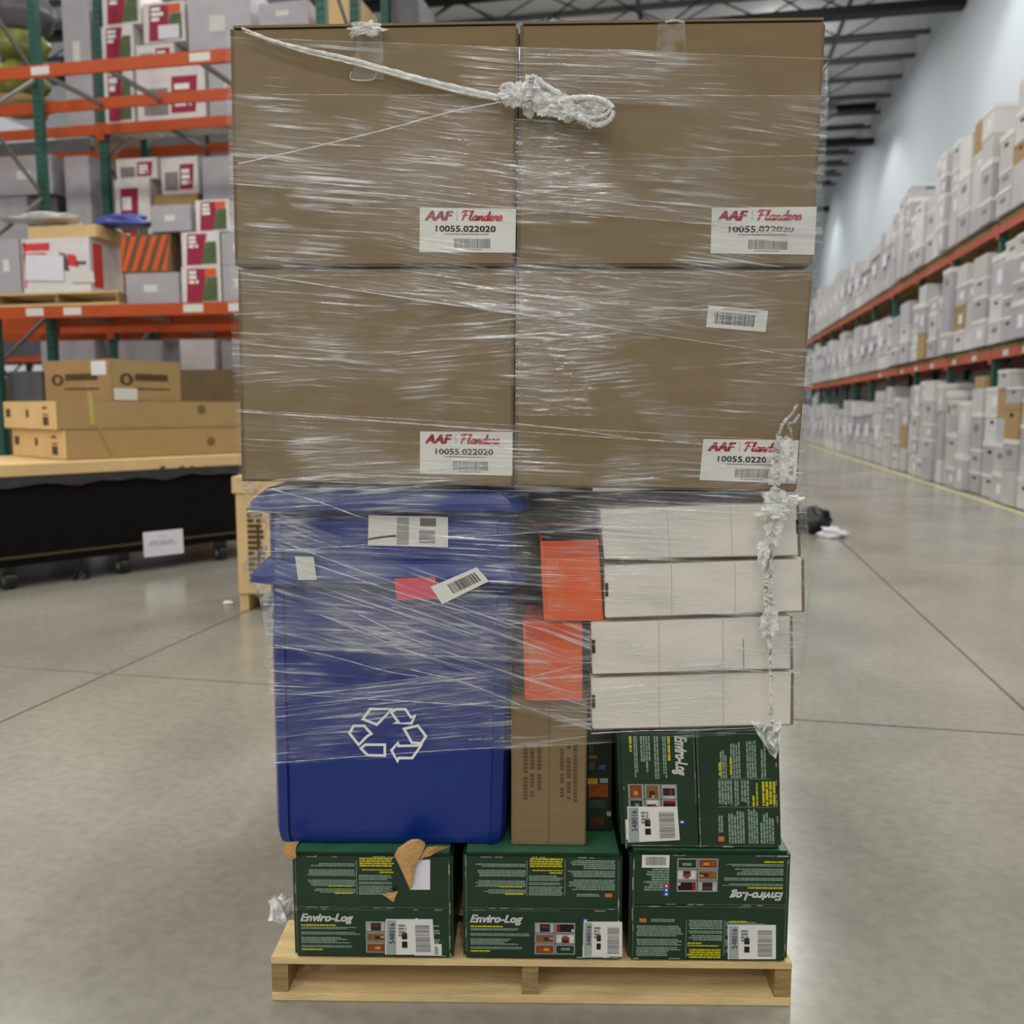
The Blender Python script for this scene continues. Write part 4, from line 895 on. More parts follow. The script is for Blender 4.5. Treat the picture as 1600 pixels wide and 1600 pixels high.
rack('pallet_rack', 'orange and green pallet rack standing back to back behind the front row', 0, (BY, BRY), [-10.5, -6.93, -3.42], [2.11, 4.40], 6.2, 0.97, BEAM, 'x', (), [-6.1, -5.2, -4.3])
rack('pallet_rack', 'far pallet rack glimpsed through the lower bay of the left racks', 0, (15.5, 16.47), [-17.1, -13.6, -10.1, -6.6, -3.1], [2.11, 4.40], 6.2, 0.97, BEAM, 'x', (), ())
RFR = [8.6, 10.75, 12.9, 15.05, 17.2, 19.35, 21.5, 23.65, 25.8, 27.95, 30.1, 32.25, 34.4, 36.55, 38.7]
RT_TAGS = [(y, 1.84, 0.2) for y in (11.6, 12.3, 13.6, 14.6, 15.9, 17.0, 18.1, 20.2)]
rack('right_rack' if False else 'pallet_rack', 'long pallet rack full of white cartons along the right wall', 0, (RX, RX + 0.95), RFR, [1.84, 3.43], 4.45, 0.95, BEAM_R, 'y', RT_TAGS, (), 0.10)

# ------------------------------------------------------------------ cartons on the right rack
ORD = ['first', 'second', 'third', 'fourth', 'fifth', 'sixth', 'seventh', 'eighth', 'ninth', 'tenth', 'eleventh', 'twelfth', 'thirteenth', 'fourteenth', 'fifteenth', 'sixteenth', 'seventeenth', 'eighteenth', 'nineteenth', 'twentieth', 'twenty-first', 'twenty-second', 'twenty-third', 'twenty-fourth', 'twenty-fifth', 'twenty-sixth', 'twenty-seventh', 'twenty-eighth', 'twenty-ninth', 'thirtieth']
NTH = {1: 'bottom', 2: 'second from the bottom', 3: 'third from the bottom', 4: 'fourth from the bottom', 5: 'fifth from the bottom', 6: 'sixth from the bottom'}
RLV = [('floor level', 0.012, 1.70), ('middle shelf', 1.90, 3.30), ('top shelf', 3.49, 5.16)]
def rcarton(x0, y0, z0, dx, dy, dz, m, label, group, style):
    t = thing('white_carton' if m in CART_W else 'brown_carton', label, 'carton', BF, (x0 + dx / 2, y0 + dy / 2, z0), group)
    part(MB().box((x0, y0, z0), (x0 + dx, y0 + dy, z0 + dz - 0.002), m), 'carton_body', t)
    if style != 3: part(MB().box((x0 - 0.006, y0 - 0.006, z0 + dz * 0.84), (x0 + dx + 0.006, y0 + dy + 0.006, z0 + dz - 0.0015), CART_LID if m in CART_W else m), 'lid', t)
    if style == 0:
        part(MB().box((x0 - 0.004, y0 + dy * 0.38, z0 + dz * 0.62), (x0 - 0.0005, y0 + dy * 0.62, z0 + dz * 0.72), DARK), 'hand_hole', t)
        part(MB().box((x0 + dx * 0.38, y0 - 0.004, z0 + dz * 0.62), (x0 + dx * 0.62, y0 - 0.0005, z0 + dz * 0.72), DARK), 'hand_hole', t)
    elif style == 1:
        part(MB().box((x0 - 0.003, y0 + dy * 0.2, z0 + dz * 0.25), (x0 - 0.0005, y0 + dy * 0.55, z0 + dz * 0.6), PAPER_W), 'paper_label', t)
    elif style == 2:
        part(MB().box((x0 - 0.003, y0 + dy * 0.3, z0 + dz * 0.45), (x0 - 0.0005, y0 + dy * 0.7, z0 + dz * 0.65), INK_GREY), 'grey_print', t)
    return t
rr = random.Random(21)
for lname, zb, zt in RLV:
    ci = 0; slots = []
    for f in [8.6 + 2.15 * q for q in range(1, 5)]:
        n_ = rr.choice((3, 4, 4, 5)); ws = [rr.uniform(0.8, 1.3) for _ in range(n_)]; y_ = f + 0.052
        for w_ in ws: slots.append((y_, 2.04 * w_ / sum(ws))); y_ += 2.04 * w_ / sum(ws)
    for y, dy in slots:
        jx = rr.uniform(-0.06, 0.04); z = zb; ci += 1; k = 0
        if lname != 'floor level':
            z += 0.075
        tgt = zt - (rr.choice((0.0, 0.1, 0.2, 0.5)) if lname == 'top shelf' else rr.choice((0.05, 0.15, 0.3, 0.1))) - (0.35 * rr.random() if lname == 'floor level' else 0.15 * rr.random())
        if lname == 'floor level' and 11.4 < y < 12.1: tgt = 1.62
        while z < tgt - 0.16:
            dz = min(rr.choice((0.24, 0.3, 0.36, 0.42, 0.5)), tgt - z); k += 1
            if tgt - z - dz < 0.16: dz = tgt - z
            j = rr.uniform(-0.02, 0.02); brown = rr.random() < 0.05
            top = z + dz > tgt - 0.01
            where = 'topmost' if top and k > 1 else ('only carton' if top else NTH[k])
            near = '%s stack from the near end' % ORD[ci - 1]
            tone = 'brown' if brown else 'white'
            rcarton(RX - 0.08 + jx + abs(j), y + 0.012, z + 0.002, 0.62, dy - 0.024 - abs(j) * 0.3, dz, KRAFT_MID if brown else rr.choice(CART_W),
                    '%s carton, right rack %s, %s, %s' % (tone, lname, near, where), 'cartons stacked on the %s of the right rack' % lname, rr.choice((0, 1, 2, 3, 3)))
            z += dz
# stacked loads further down the right rack
proto = {}
def load_proto(i):
    r2 = random.Random(100 + i); b = []; z = 0.002
    H = r2.uniform(1.15, 1.45)
    t = thing('wrapped_carton_stack', 'x', 'carton stack', BF, (0, 0, 0), 'x')
    while z < H - 0.15:
        dz = min(r2.uniform(0.22, 0.42), H - z); n = r2.choice((1, 2)); 
        for q in range(n):
            part(MB().box((r2.uniform(-0.03, 0.03), 0.86 * q / n, z), (0.75, 0.86 * (q + 1) / n - 0.015, z + dz - 0.012), r2.choice(CART_W)), 'carton', t)
        z += dz
    part(MB().box((-0.012, 0.25, 0.5), (-0.034, 0.55, 0.75), PAPER_W), 'paper_label', t)
    return t
PRO = [load_proto(i) for i in range(4)]; first = set()
for lname, zb, zt in RLV:
    ci = 0
    for y in [8.6 + 2.15 * q + d for q in range(5, 14) for d in (0.06, 1.085)]:
        ci += 1; p = rr.choice(PRO); z = zb + (0.0 if lname == 'floor level' else 0.06)
        o = copy_tree(p); o.location = (RX + rr.uniform(-0.07, -0.03), y, z); o.scale = (1, 1.16, min(1.08, (zt - z - 0.04) / 1.45) * rr.uniform(0.84, 1.0) if lname != 'top shelf' else rr.uniform(0.75, 1.0))
        o['label'] = 'far wrapped white carton stack, right rack %s, %s past the single cartons' % (lname, ORD[ci - 1]); o['group'] = 'wrapped carton stacks far down the right rack'
for p in PRO:
    for c in list(p.children): bpy.data.objects.remove(c)
    bpy.data.objects.remove(p)
# shelf decks of the right rack carry the loads
for lname, zz in (('middle', 1.8905), ('top', 3.4805)):
    k = 0
    for y in [8.6 + 2.15 * q + d for q in range(0, 14) for d in (0.055, 1.08)]:
        k += 1
        far = y > 19.4
        t = thing('shelf_pallet', 'thin wooden pallet, right rack %s shelf, %s from the near end' % (lname, ORD[k - 1]), 'pallet', BF, (RX + 0.4, y + 0.5, zz), 'pallets on the right rack shelves')
        for d in (0.0, 0.4, 0.8): part(MB().box((RX + 0.0 + d, y + 0.01, zz + 0.001), (RX + d + 0.08, y + 1.0, zz + 0.05), WOOD_END), 'stringer', t)
        part(MB().box((RX + 0.01, y + 0.01, zz + 0.0505), (RX + 0.94, y + 1.0, zz + (0.066 if not far else 0.058)), WOOD_END), 'deck', t)

# ------------------------------------------------------------------ goods on the left racks
def px_box(x0, y0, x1, y1, Y):
    ym = (max(y0, 0) + min(y1, 640)) / 2; a = BF.at(x0, ym, Y); b = BF.at(x1, ym, Y); xm = (x0 + x1) / 2; return a.x, b.x, BF.at(xm, y1, Y).z, BF.at(xm, y0, Y).z
def printed_carton(label, rect, Y, depth, style, zfix=None, group='printed cartons on the left racks'):
    x0, x1, z0, z1 = px_box(*rect, Y)
    for f in ((-7.06, -3.42) if Y < 9 else (-6.93, -3.42)):
        if x0 < f + .05 and x1 > f - .05:
            if f - x0 > x1 - f: x1 = f - .052
            else: x0 = f + .052
    if zfix is not None: z0 = zfix
    body = {'crimson': CART_RW, 'white': CART_RW, 'grey': WRAPG, 'dark': WRAPD, 'kraft': KRAFT_MID, 'tan': KRAFT_LT, 'darkkraft': KRAFT_DK}[style.split('_')[0]]
    t = thing({'grey': 'wrapped_carton', 'dark': 'wrapped_carton', 'kraft': 'brown_carton', 'tan': 'brown_carton', 'darkkraft': 'brown_carton'}.get(style.split('_')[0], 'printed_carton'), label, 'carton', BF, ((x0 + x1) / 2, Y, z0), group)
    part(MB().box((x0, Y, z0 + 0.001), (x1, Y + depth, z1 - 0.001), body), 'carton_body', t, bevel=0.006 if style.startswith('grey') else 0.0)
    P = Patch((x0, Y, z0), (x1, Y, z0), (x1, Y, z1), (x0, Y, z1)); R = Patch((x1, Y, z0), (x1, Y + depth, z0), (x1, Y + depth, z1), (x1, Y, z1))
    if style.startswith('crimson'):
        s = MB(); s.face([P.pt(.12, .04, .003), P.pt(.52, .04, .003), P.pt(.68, .94, .003), P.pt(.16, .94, .003)], CRIMSON); pq(s, R, .1, .1, .9, .9, CRIMSON, .003) if style.endswith('side') else None; part(s, 'crimson_panel', t)
        s = MB(); s.face([P.pt(.5, .06, .004), P.pt(.92, .06, .004), P.pt(.92, .7, .004), P.pt(.66, .7, .004)], LEAF); part(s, 'leaf_picture', t)
        s = MB(); textrows(s, P, .2, .5, .5, .88, 3, INK_WHITE, int(x0 * 10), (.6, 1), off=.006, asp=1); part(s, 'white_print', t, kind='stuff')
        if 'badge' in style: s = MB(); pq(s, P, .6, .72, .9, .94, ORPRINT, .005); part(s, 'orange_badge', t)
        if 'slip' in style: s = MB(); pslab(s, P, .36, .08, .86, .42, PAPER_W, .008); part(s, 'paper_slip', t)
    elif style.startswith('white'):
        s = MB(); pq(s, P, .1, .1, .46, .6, mat('grey_photo', (140, 134, 134), .5, .3, .2, 9), .003); s.face([P.pt(.5, .12, .003), P.pt(.86, .12, .003), P.pt(.9, .8, .003), P.pt(.52, .8, .003)], CRIMSON); part(s, 'printed_panel', t, kind='stuff')
        s = MB(); textrows(s, P, .56, .2, .82, .66, 3, INK_WHITE, 3, off=.006, asp=1); part(s, 'white_print', t, kind='stuff')
    elif style.startswith('grey') and (x1 - x0) > 0.25:
        s = MB(); pslab(s, P, .35, .4, .6, .62, PAPER, .004); part(s, 'paper_label', t)
    return t, P
SH2, SH4 = 2.11 + 0.0585, 4.40 + 0.0585
pcs = [  # back row, upper level
    ('lower crimson printed carton of the pair right of the upper posts', (150, 98, 208, 184), BY + .04, .6, 'crimson', SH4),
    ('upper crimson and green printed carton of the pair right of the upper posts', (150, 40, 208, 98), BY + .04, .6, 'crimson', None),
    ('crimson printed carton cut by the picture top, left of the one with a paper slip', (160, -22, 220, 39), BY + .05, .6, 'crimson', None),
    ('white printed carton with grey picture, just above the rear upper beam', (214, 103, 320, 184), BY + .03, .6, 'white', SH4),
    ('plain white printed carton between the upper beam and the slip carton', (213, 69, 272, 103), BY + .05, .6, 'white', None),
    ('crimson carton with a white paper slip at the top of the rear rack', (224, 3, 289, 66), BY + .06, .6, 'crimson_badge_slip', None),
    ('grey film-wrapped load at the upper left, between the two green posts', (100, -20, 143, 184), BY + .06, .7, 'grey', SH4),
    ('grey wrapped load high on the rear rack, right before the brown stack', (326, 98, 394, 178), BY + .05, .7, 'grey', SH4),
    ('pale grey wrapped load at the top, against the brown stack corner', (294, -20, 392, 94), BY + .04, .7, 'grey', None),
    ('white wrapped carton above the brown stack, left of the first post', (404, 2, 482, 40), BY + .05, .6, 'grey', None),
    ('white wrapped carton supporting the one above the brown stack, mostly hidden', (400, 40, 484, 172), BY + .04, .7, 'grey', SH4),
    ('tan carton with orange badge above the brown stack, between posts', (512, -6, 560, 168), BY + .05, .6, 'tan_b', SH4),
    ('dark wrapped carton above the brown stack, right of the post pair', (612, -10, 655, 166), BY + .05, .6, 'dark', SH4),
    # back row, middle level
    ('large plain grey carton on the rear middle shelf at the left edge', (-4, 243, 82, 305), BY + .05, .6, 'grey', None),
    ('dark wrapped carton under the plain grey carton at the left edge', (48, 308, 92, 425), BY + .05, .6, 'dark', SH2),
    ('grey wrapped carton under the plain grey carton, at the very left edge', (-30, 308, 46, 427), BY + .05, .6, 'grey', SH2),
    ('tall grey carton on the rear middle shelf between the two posts', (104, 243, 143, 423), BY + .05, .6, 'grey', SH2),
    ('white printed carton with slanted picture, rear middle shelf under the beam', (182, 247, 245, 280), BY + .05, .5, 'white', None),
    ('crimson printed carton with paper slip on the rear middle shelf', (182, 280, 236, 420), BY + .05, .5, 'crimson_slip', SH2),
    ('white and crimson printed carton right of the slanted picture carton, rear shelf', (252, 245, 309, 303), BY + .06, .5, 'white', None),
    ('brown carton under the white and crimson one on the rear shelf', (243, 303, 310, 418), BY + .05, .5, 'kraft', SH2),
    ('grey film-wrapped load on the rear middle shelf beside the brown stack', (318, 243, 374, 416), BY + .07, .7, 'grey', SH2),
    # front row, middle level
    ('crimson carton at the bottom of the front column beside the brown stack', (284, 416, 345, 472), FY + .1, .5, 'crimson_badge', SH2),
    ('crimson carton in the middle of the front column beside the brown stack', (284, 362, 343, 416), FY + .1, .5, 'crimson', None),
    ('crimson carton with orange badge on top of the front column', (306, 312, 358, 362), FY + .12, .5, 'crimson_badge', None),
    ('grey side-on carton at the bottom right of the crimson column', (348, 414, 400, 472), FY + .1, .5, 'grey', SH2),
    ('grey side-on carton in the middle right of the crimson column', (346, 362, 400, 414), FY + .1, .5, 'grey', None),
    # floor level, behind the long brown cartons
    ('white printed carton low in the rear bay, above the long brown cartons', (283, 530, 336, 860), BY + .03, .5, 'white', 0.01),
    ('grey wrapped carton low in the rear bay, right of the white printed one', (347, 533, 400, 855), BY + .03, .5, 'grey', 0.01),
    ('dark brown carton low behind the printed brown carton, right side', (281, 577, 380, 900), FY + .15, .5, 'darkkraft', 0.01),
    ('grey carton low at the left edge behind the long cartons', (-10, 580, 66, 915), FY + .15, .6, 'dark', 0.01),
    ('wide pale carton in the rear bay under the rear beam, left', (66, 532, 150, 890), BY + .05, .5, 'grey', 0.01),
    ('wide pale carton in the rear bay under the rear beam, middle', (178, 532, 255, 875), BY + .05, .5, 'grey', 0.01)]
for lab, rect, Y, d, st, zf in pcs: printed_carton(lab, rect, Y, d, st, zf)
for k, x in enumerate([f + d for f in (-17.1, -13.6, -10.1, -6.6) for d in (.62, 1.75, 2.88)]):
    for lv, z in (('floor', 0.003), ('lower', SH2), ('upper', SH4)):
        t = thing('wrapped_carton', 'dim load on the far rack, %s level, %s from the left' % (lv, ORD[k]), 'carton', BF, (x, 15.6, z), 'loads on the far rack')
        part(MB().box((x - .5, 15.56, z + .001), (x + .55, 16.4, z + 1.75), WRAPD if (k + int(z)) % 3 else KRAFT_DK), 'carton_body', t, bevel=.01)
for lv, z in (('lower', SH2), ('upper', SH4)):
    for k, x in enumerate((-10.4, -9.25, -8.1, -6.9, -5.75, -4.6)):
        pass
# shelf loads of the front row, middle level
pallet('shelf_pallet', 'wooden pallet on the orange beam under the wrapped goods at the left', BF, -6.99, FY + 0.02, SH2 + 0.001, BF.at(186, 460, FY + .03).x + 6.99, 0.9, 0.135, None, 5)
SHP = SH2 + 0.137
t, P = printed_carton('white carton with red print and a paper sheet, on the left shelf pallet', (35, 372, 140, 440), FY + .06, .6, 'plain_x'.replace('plain', 'white').replace('_x', ''), SHP) if False else (None, None)
x0, x1, z0, z1 = px_box(35, 372, 140, 440, FY + .06)
t = thing('printed_carton', 'white carton with red print and a paper sheet, on the left shelf pallet', 'carton', BF, ((x0 + x1) / 2, FY + .06, SHP), 'goods on the left shelf pallet')
part(MB().box((x0, FY + .06, SHP + .001), (x1, FY + .55, z1), CART_RW), 'carton_body', t)
P = Patch((x0, FY + .06, SHP), (x1, FY + .06, SHP), (x1, FY + .06, z1), (x0, FY + .06, z1)); R = Patch((x1, FY + .06, SHP), (x1, FY + .55, SHP), (x1, FY + .55, z1), (x1, FY + .06, z1))
s = MB(); RED = mat('bright_red_print', (222, 70, 66), .5, .3); pq(s, P, .02, .78, .42, .92, RED, .003); pq(s, P, .02, .6, .36, .74, RED, .003); pq(s, P, .02, .1, .05, .95, RED, .003); s.face([P.pt(.66, .5, .003), P.pt(.84, .45, .003), P.pt(.8, .68, .003), P.pt(.68, .7, .003)], RED); pq(s, R, .1, .1, .4, .9, RED, .003); part(s, 'red_print', t, kind='stuff')
s = MB(); s.face([P.pt(.55, .42, .003), P.pt(.7, .38, .003), P.pt(.66, .7, .003), P.pt(.56, .74, .003)], WRAPD); pq(s, P, .8, .5, .95, .56, WRAPD, .003); part(s, 'tool_picture', t)
s = MB(); pslab(s, Patch(*[BF.at(*p, FY + .05) for p in [(40, 438), (100, 439), (99, 399), (40, 398)]]), 0, 0, 1, 1, PAPER_W, .004); part(s, 'paper_sheet', t)
s = MB(); pslab(s, Patch(*[BF.at(*p, FY + .05) for p in [(112, 441), (148, 441), (146, 424), (112, 424)]]), 0, 0, 1, 1, PAPER, .004); part(s, 'paper_label', t)
GS = 'goods on the left shelf pallet'
printed_carton('tan carton lying on the white and red carton, left shelf', (44, 352, 150, 372), FY + .08, .5, 'tan', None, GS)
printed_carton('film-wrapped tan carton at the left edge of the shelf pallet', (-60, 374, 31, 442), FY + .05, .6, 'grey', SHP, GS)
printed_carton('grey carton under the striped carton on the left shelf', (196, 426, 280, 472), FY + .12, .6, 'grey', SH2, GS)
x0, x1, z0, z1 = px_box(188, 366, 268, 426, FY + .15)
t = thing('striped_carton', 'brown carton with slanting orange stripes on the left shelf', 'carton', BF, ((x0 + x1) / 2, FY + .15, z0), GS)
part(MB().box((x0, FY + .15, z0 + .001), (x1, FY + .6, z1), KRAFT_DK), 'carton_body', t)
P = Patch((x0, FY + .15, z0), (x1, FY + .15, z0), (x1, FY + .15, z1), (x0, FY + .15, z1)); s = MB()
for k in range(-1, 6):
    a = k * 0.2; q = [(a, .04), (a + .1, .04), (a + .34, .96), (a + .24, .96)]
    q = [(min(1, max(0, u_)), v_) for u_, v_ in q]
    if q[1][0] > q[0][0] or q[2][0] > q[3][0]: s.face([P.pt(*c_, .003) for c_ in q], ORPRINT)
part(s, 'orange_stripes', t, kind='stuff')
printed_carton('grey wrapped box on top of the striped carton, left shelf', (236, 320, 298, 362), FY + .14, .5, 'grey', None, GS)
def lump(name, label, cat, frame, c, r, m, seed, base=None, amp=0.4, freq=1.8, flat=True, group=None, n=(14, 24)):
    rows = []
    for i in range(n[0] + 1):
        th = PI * i / n[0]; row = []
        for j in range(n[1] + 1):
            ph = 2 * PI * (j % n[1]) / n[1]; d = Vector((math.sin(th) * math.cos(ph), math.sin(th) * math.sin(ph), math.cos(th))); k = 1 + amp * noise.noise(d * freq + Vector((seed * 3.3, 0, 0))) + amp * .4 * noise.noise(d * freq * 3 + Vector((0, seed * 2.1, 0)))
            z = r[2] * d.z * k
            row.append((c[0] + r[0] * d.x * k, c[1] + r[1] * d.y * k, c[2] + (max(z, -r[2] * 0.55) if flat else z)))
        rows.append(row)
    return solo(MB().grid(rows, m), name, label, cat, frame, (c[0], c[1], c[2] - r[2] * 0.55), group, smooth=True)
p = BF.at(192, 348, FY + .3); lump('plastic_sheet', 'crumpled blue plastic sheet lying on the striped carton, left shelf', 'plastic sheet', BF, (p.x, FY + .34, p.z + .004), (.30, .17, .075), BLUEBAG, 2, freq=1.4)
p = BF.at(70, 343, FY + .3); lump('bunched_film', 'bunch of white film lying on the tan carton, left shelf', 'film', BF, (p.x, FY + .3, p.z), (.42, .2, .05), mat('white_film', (222, 220, 222), .3, .5, .1, 12, (1, 1, 1), .3, 20), 5)
t = thing('bagged_load', 'yellow-green bagged goods under grey film, upper left corner', 'bags', BF, (BF.at(36, 170, BY + .1).x, BY + .3, SH4))
for k, (x, y_, rx, rz, m, sd) in enumerate([(30, 75, .36, .2, YELGREEN, 1), (20, 130, .42, .26, YELGREEN, 3), (36, 20, .36, .3, WRAPD, 4), (34, 165, .44, .12, KRAFT_MID, 6)]):
    c = BF.at(x, y_, BY + .35); rows = []
    for i in range(13):
        th = PI * i / 12; row = []
        for j in range(21):
            ph = 2 * PI * (j % 20) / 20; d = Vector((math.sin(th) * math.cos(ph), math.sin(th) * math.sin(ph), math.cos(th))); q = 1 + .35 * noise.noise(d * 2 + Vector((sd * 3, 0, 0)))
            row.append((c.x + rx * d.x * q, c.y + .3 * d.y * q, max(SH4 + .002, c.z + rz * d.z * q)))
        rows.append(row)
    part(MB().grid(rows, m), 'bag' if k < 2 else ('film_cover' if k == 2 else 'brown_tray'), t, smooth=True)

# ------------------------------------------------------------------ floor goods in front of the left rack
TF = Frame((*on_floor(14, 923)[:2], 0), math.atan2((on_floor(350, 876) - on_floor(14, 923)).y, (on_floor(350, 876) - on_floor(14, 923)).x))
def tz(px, py, yl=0.0): return TF.at(px, py, yl)
t = thing('black_wrapped_cart', 'long black covered cart on casters, under the long brown cartons', 'cart', TF, (0.6, 0.3, 0.0))
L0, L1 = -0.9, 2.0
body = MB(); nx = 40; rows = []
zb_ = tz(150, 870).z
for j, (yy, z) in enumerate([(0.0, zb_), (-0.004, 0.3), (0.0, 0.55), (0.01, 0.715)]):
    rows.append([(L0 + (L1 - L0) * i / nx, yy + 0.006 * noise.noise(Vector((i * .4, j, 3))), z) for i in range(nx + 1)])
rows.append([(L0 + (L1 - L0) * i / nx, 1.2, 0.715) for i in range(nx + 1)]); rows.append([(L0 + (L1 - L0) * i / nx, 1.2, zb_) for i in range(nx + 1)]); rows.append(rows[0])
body.grid(rows, BLACK_FAB); body.face([rows[k][0] for k in range(6)], BLACK_FAB); body.face([rows[k][-1] for k in range(6)][::-1], BLACK_FAB)
part(body, 'cart_body', t, smooth=False)
rows = []
for j in range(4):
    rows.append([(L0 + (L1 - L0) * i / nx, -0.012 - 0.006 * j / 3 + .008 * noise.noise(Vector((i * .7, j, 8))), 0.722 - (0.06 + 0.05 * (noise.noise(Vector((i * .35, 2, 2))))) * j / 3) for i in range(nx + 1)])
part(MB().grid(rows, mat('black_film', (44, 42, 42), .25, .6, .3, 14, (1, 1, 1), .5, 30)), 'film_skirt', t, smooth=True)
b = MB().bar((L0, -0.012, zb_ + .06), (L1, -0.012, zb_ + .06), 0.012, 0.016, mat('brass_strip', (70, 60, 38), .4, .5)); part(b, 'trim_strip', t)
def caster(px, py, r):
    p = tz(px, py, 0.05); x = p.x; o = MB()
    o.tube([(x - .03, .05, r + .002), (x + .03, .05, r + .002)], r, BLACK_PL, 16); c = part(o, 'caster', t, smooth=False)
    part(MB().tube([(x - .034, .05, r + .002), (x - .0305, .05, r + .002)], r * .45, CHROME, 12).box((x - .04, .03, r * 1.6), (x + .04, .09, zb_ + .002), BLACK_PL), 'caster_fork', t, c)
caster(14, 905, .055); caster(192, 888, .055); caster(345, 868, .055)
b = MB().tube([(tz(132, 895).x, .06, .002), (tz(132, 895).x, .06, .02), (tz(132, 895).x, .06, .06)], [.06, .05, .02], BLACK_PL, 14).bar((tz(132, 895).x, .06, .05), (tz(132, 895).x, .06, zb_ + .002), .03, .03, BLACK_PL); part(b, 'levelling_foot', t)
b = MB(); Pq = Patch(*[TF.at(*p, -0.022) for p in [(225, 871), (287, 864), (285, 826), (223, 832)]]); pslab(b, Pq, 0, 0, 1, 1, PAPER_W, .002); po = part(b, 'paper_sheet', t)
b = MB(); textrows(b, Pq, .15, .4, .85, .62, 2, mat('pale_ink', (190, 186, 196), .6, .3), 3, off=.003, asp=1.2); textrows(b, Pq, .38, .74, .62, .8, 1, mat('pale_ink', (190, 186, 196), .6, .3), 4, off=.003, asp=1.2); part(b, 'handwriting', t, po, kind='stuff')
# board and long cartons on top
zB0, zB1 = 0.724, 0.80
t = thing('tan_board', 'long flat tan carton lying on the black cart', 'carton', TF, (0.5, 0.0, zB0))
part(MB().box((L0 - .2, -0.02, zB0), (2.1, 1.22, zB1), KRAFT_LT), 'carton_body', t, bevel=.004)
b = MB()
for px in (254, 284, 300, 320): pq(b, Patch(*[TF.at(*p, -0.0205) for p in [(px - 4, 733), (px + 4, 732), (px + 4, 728), (px - 4, 729)]]), 0, 0, 1, 1, INK_BROWN, 0.001)
part(b, 'printed_marks', t, kind='stuff')
def long_carton(label, cx, cy_top, px_end, z0, z1, yl, strap_px, seal_px):
    x0 = TF.at(cx, cy_top, yl).x; t = thing('long_brown_carton', label, 'carton', TF, (x0 + .8, yl, z0), 'long brown cartons on the cart')
    x1 = x0 + 1.75; d = .95
    b = MB().box((x0, yl, z0 + .001), (x1, yl + d, z1), KRAFT_MID); part(b, 'carton_body', t, bevel=.004)
    E_ = Patch((x0, yl + d, z0), (x0, yl, z0), (x0, yl, z1), (x0, yl + d, z1)); s = MB(); pslab(s, E_, 0.0, .02, 1, .985, KRAFT_LT, .003); eo = part(s, 'end_panel', t)  # end face painted paler, as if lit from the left front
    s = MB()
    for u0, v0, u1, v1 in [(.86, .42, .95, .72), (.5, .42, .55, .7), (.14, .15, .24, .45), (.14, .5, .24, .55), (.16, .72, .24, .8)]: pq(s, E_, 1 - u1, v0, 1 - u0, v1, INK_BROWN, .004)
    part(s, 'printed_marks', t, eo, kind='stuff')
    P = Patch((x0, yl, z0), (x1, yl, z0), (x1, yl, z1), (x0, yl, z1))
    a = [TF.at(*p, yl - .001) for p in strap_px]; s = MB().bar(a[0], a[1], .03, .004, mat('yellow_strap', (188, 178, 96), .5, .3)); part(s, 'strap', t)
    q = TF.at(*seal_px, yl - .001); s = MB().tube([(q.x, yl + .001, q.z), (q.x, yl - .002, q.z)], .035, mat('faint_stamp', (122, 98, 62), .8, .2), 14); part(s, 'round_stamp', t)
    return t
zL = 0.802; zM = 1.005; zT = 1.205
YL = 0.24
long_carton('lower long brown carton with printed end painted as lit and slanted strap', 103, 690, 0, zL, zM, YL - 0.03, [(153, 667), (177, 711)], (330, 690))
long_carton('upper long brown carton with printed end painted as lit and upright strap', 88, 640, 0, zM + .001, zT, YL + 0.0, [(140, 613), (145, 663)], (315, 640))
# printed brown carton on top
KF = Frame((*TF.w((TF.at(175, 600, YL + .06).x, YL + .06, 0))[:2], 0), YAW + math.radians(60)); c = Vector((0, 0, 0))
t = thing('printed_kraft_carton', 'brown carton with smudged dark print, on the long cartons at the left', 'carton', KF, (c.x, c.y, zT))
zK = zT + .002; zk1 = zK + .30
wL, wR = .78, .60
b = MB().hexa([(c.x, c.y, zK), (c.x + wR, c.y, zK), (c.x + wR, c.y + wL, zK), (c.x, c.y + wL, zK), (c.x, c.y, zk1), (c.x + wR, c.y, zk1 - .005), (c.x + wR, c.y + wL, zk1), (c.x, c.y + wL, zk1)], KRAFT_MID); part(b, 'carton_body', t, bevel=.004)
E_ = Patch((c.x, c.y + wL, zK), (c.x, c.y, zK), (c.x, c.y, zk1), (c.x, c.y + wL, zk1)); F_ = Patch((c.x, c.y, zK), (c.x + wR, c.y, zK), (c.x + wR, c.y, zk1), (c.x, c.y, zk1))
s = MB(); pq(s, E_, 0, 0, 1, .99, mat('kraft_end', (170, 138, 96), .75, .25), .002); part(s, 'end_panel', t)
s = MB()
for Pq in (E_, F_):
    pstroke(s, Pq, [(.2 + .07 * math.cos(k * .6), .52 + .12 * math.sin(k * .6)) for k in range(11)], .05, INK_BROWN, .004, close=True); textrows(s, Pq, .32, .44, .8, .66, 1, INK_BROWN, 5, (1, 1), off=.004, asp=1.2); textrows(s, Pq, .3, .26, .82, .32, 1, INK_BROWN, 7, (1, 1), off=.004, asp=2)
part(s, 'dark_print', t, kind='stuff')
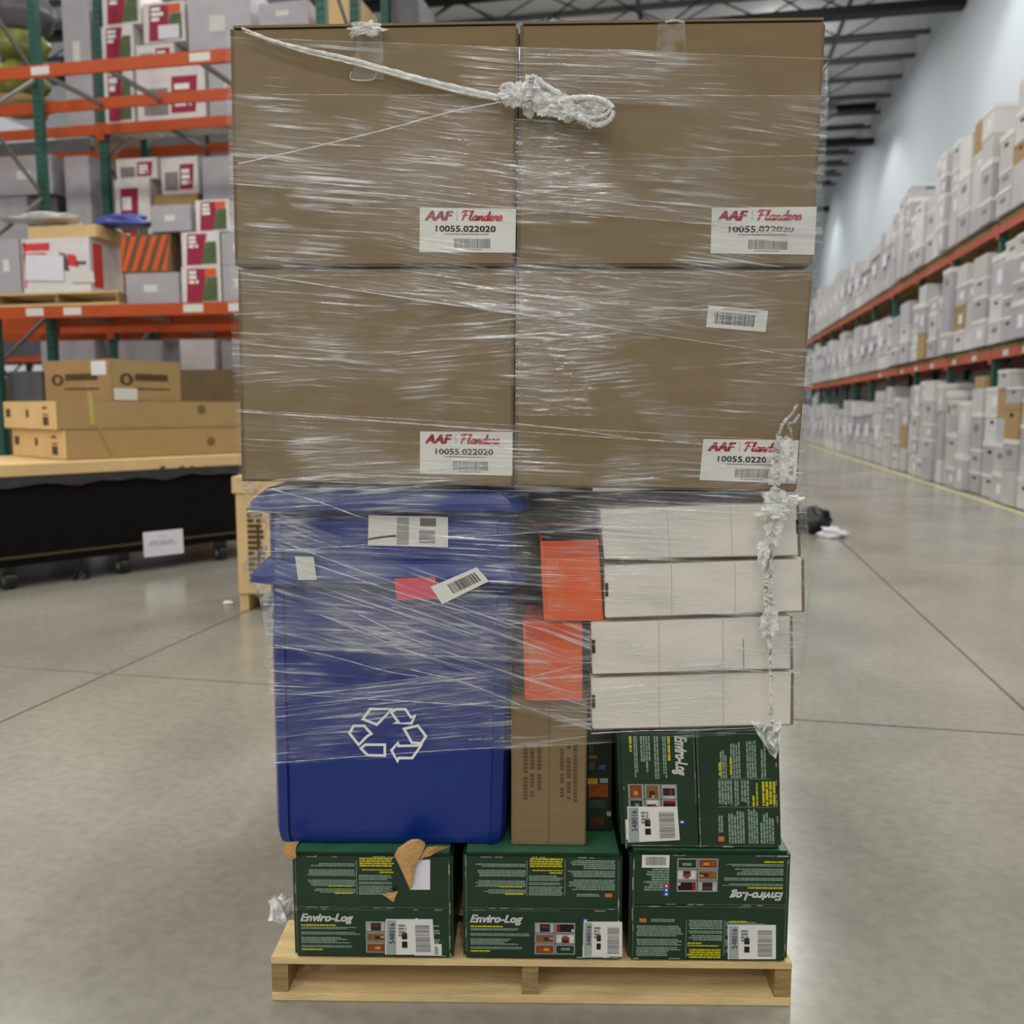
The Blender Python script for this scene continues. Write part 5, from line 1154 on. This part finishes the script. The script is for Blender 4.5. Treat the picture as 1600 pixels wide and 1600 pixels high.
s = MB(); pslab(s, E_, .72, .62, .93, .95, PAPER_W, .005); part(s, 'paper_label', t)
s = MB(); pslab(s, F_, .02, .02, .34, .3, PAPER, .005); part(s, 'paper_label', t)
s = MB(); 0 and s.face([E_.pt(0, .99, .006), E_.pt(0, .55, .006), E_.pt(.28, .5, .006), E_.pt(.55, .99, .006)], HANG); s.face([F_.pt(0.1, .98, .006), F_.pt(.32, .3, .006), F_.pt(.55, .98, .006)], HANG); pass
# printed tan carton on a small crate behind the bins
CFR = Frame((*on_floor(374, 955)[:2], 0), YAW)
t = thing('printed_tan_carton', 'tall tan carton with rows of dark print, behind the blue bins', 'carton', CFR, (.2, 0, 0))
hb = CFR.at(374, 928).z; ht = CFR.at(374, 771).z; hl = CFR.at(374, 745).z
part(MB().box((0.0, 0.0, hb), (.52, .5, ht), KRAFT_LT), 'carton_body', t, bevel=.004)
part(MB().box((-.016, -.012, ht + .001), (.53, .51, hl), KRAFT_LT), 'lid', t, bevel=.003)
P = Patch((0, 0, hb), (.52, 0, hb), (.52, 0, ht), (0, 0, ht)); s = MB(); textrows(s, P, .12, .1, .34, .86, 14, INK_BROWN, 3, (.6, 1), off=.002, asp=.8); pq(s, P, .22, .25, .25, .7, INK_BROWN, .003); part(s, 'printed_rows', t, kind='stuff')
for x in (0.0, .24, .46): part(MB().box((x, 0.02, 0.001), (x + .05, .48, hb - .001), KRAFT_LT), 'crate_foot', t)
# black bundle on the floor behind the stack at the right
p = on_floor(1268, 832); lump('black_bundle', 'black plastic bundle with pale scraps, on the floor right behind the stack', 'bundle', BF, (p.x, p.y, .085), (.17, .14, .15), BLACK_PL, 3, amp=.5, freq=2.2)
p = on_floor(1290, 838); lump('film_scrap', 'scrap of white film on the floor beside the black bundle', 'film', BF, (p.x + .05, p.y - .05, .03), (.12, .09, .055), mat('white_film', (222, 220, 222), .3, .5), 7, amp=.5)
p = on_floor(356, 944); lump('paper_scrap', 'small white scrap on the floor before the black cart', 'scrap', BF, (p.x, p.y, .008), (.03, .02, .012), PAPER_W, 9)
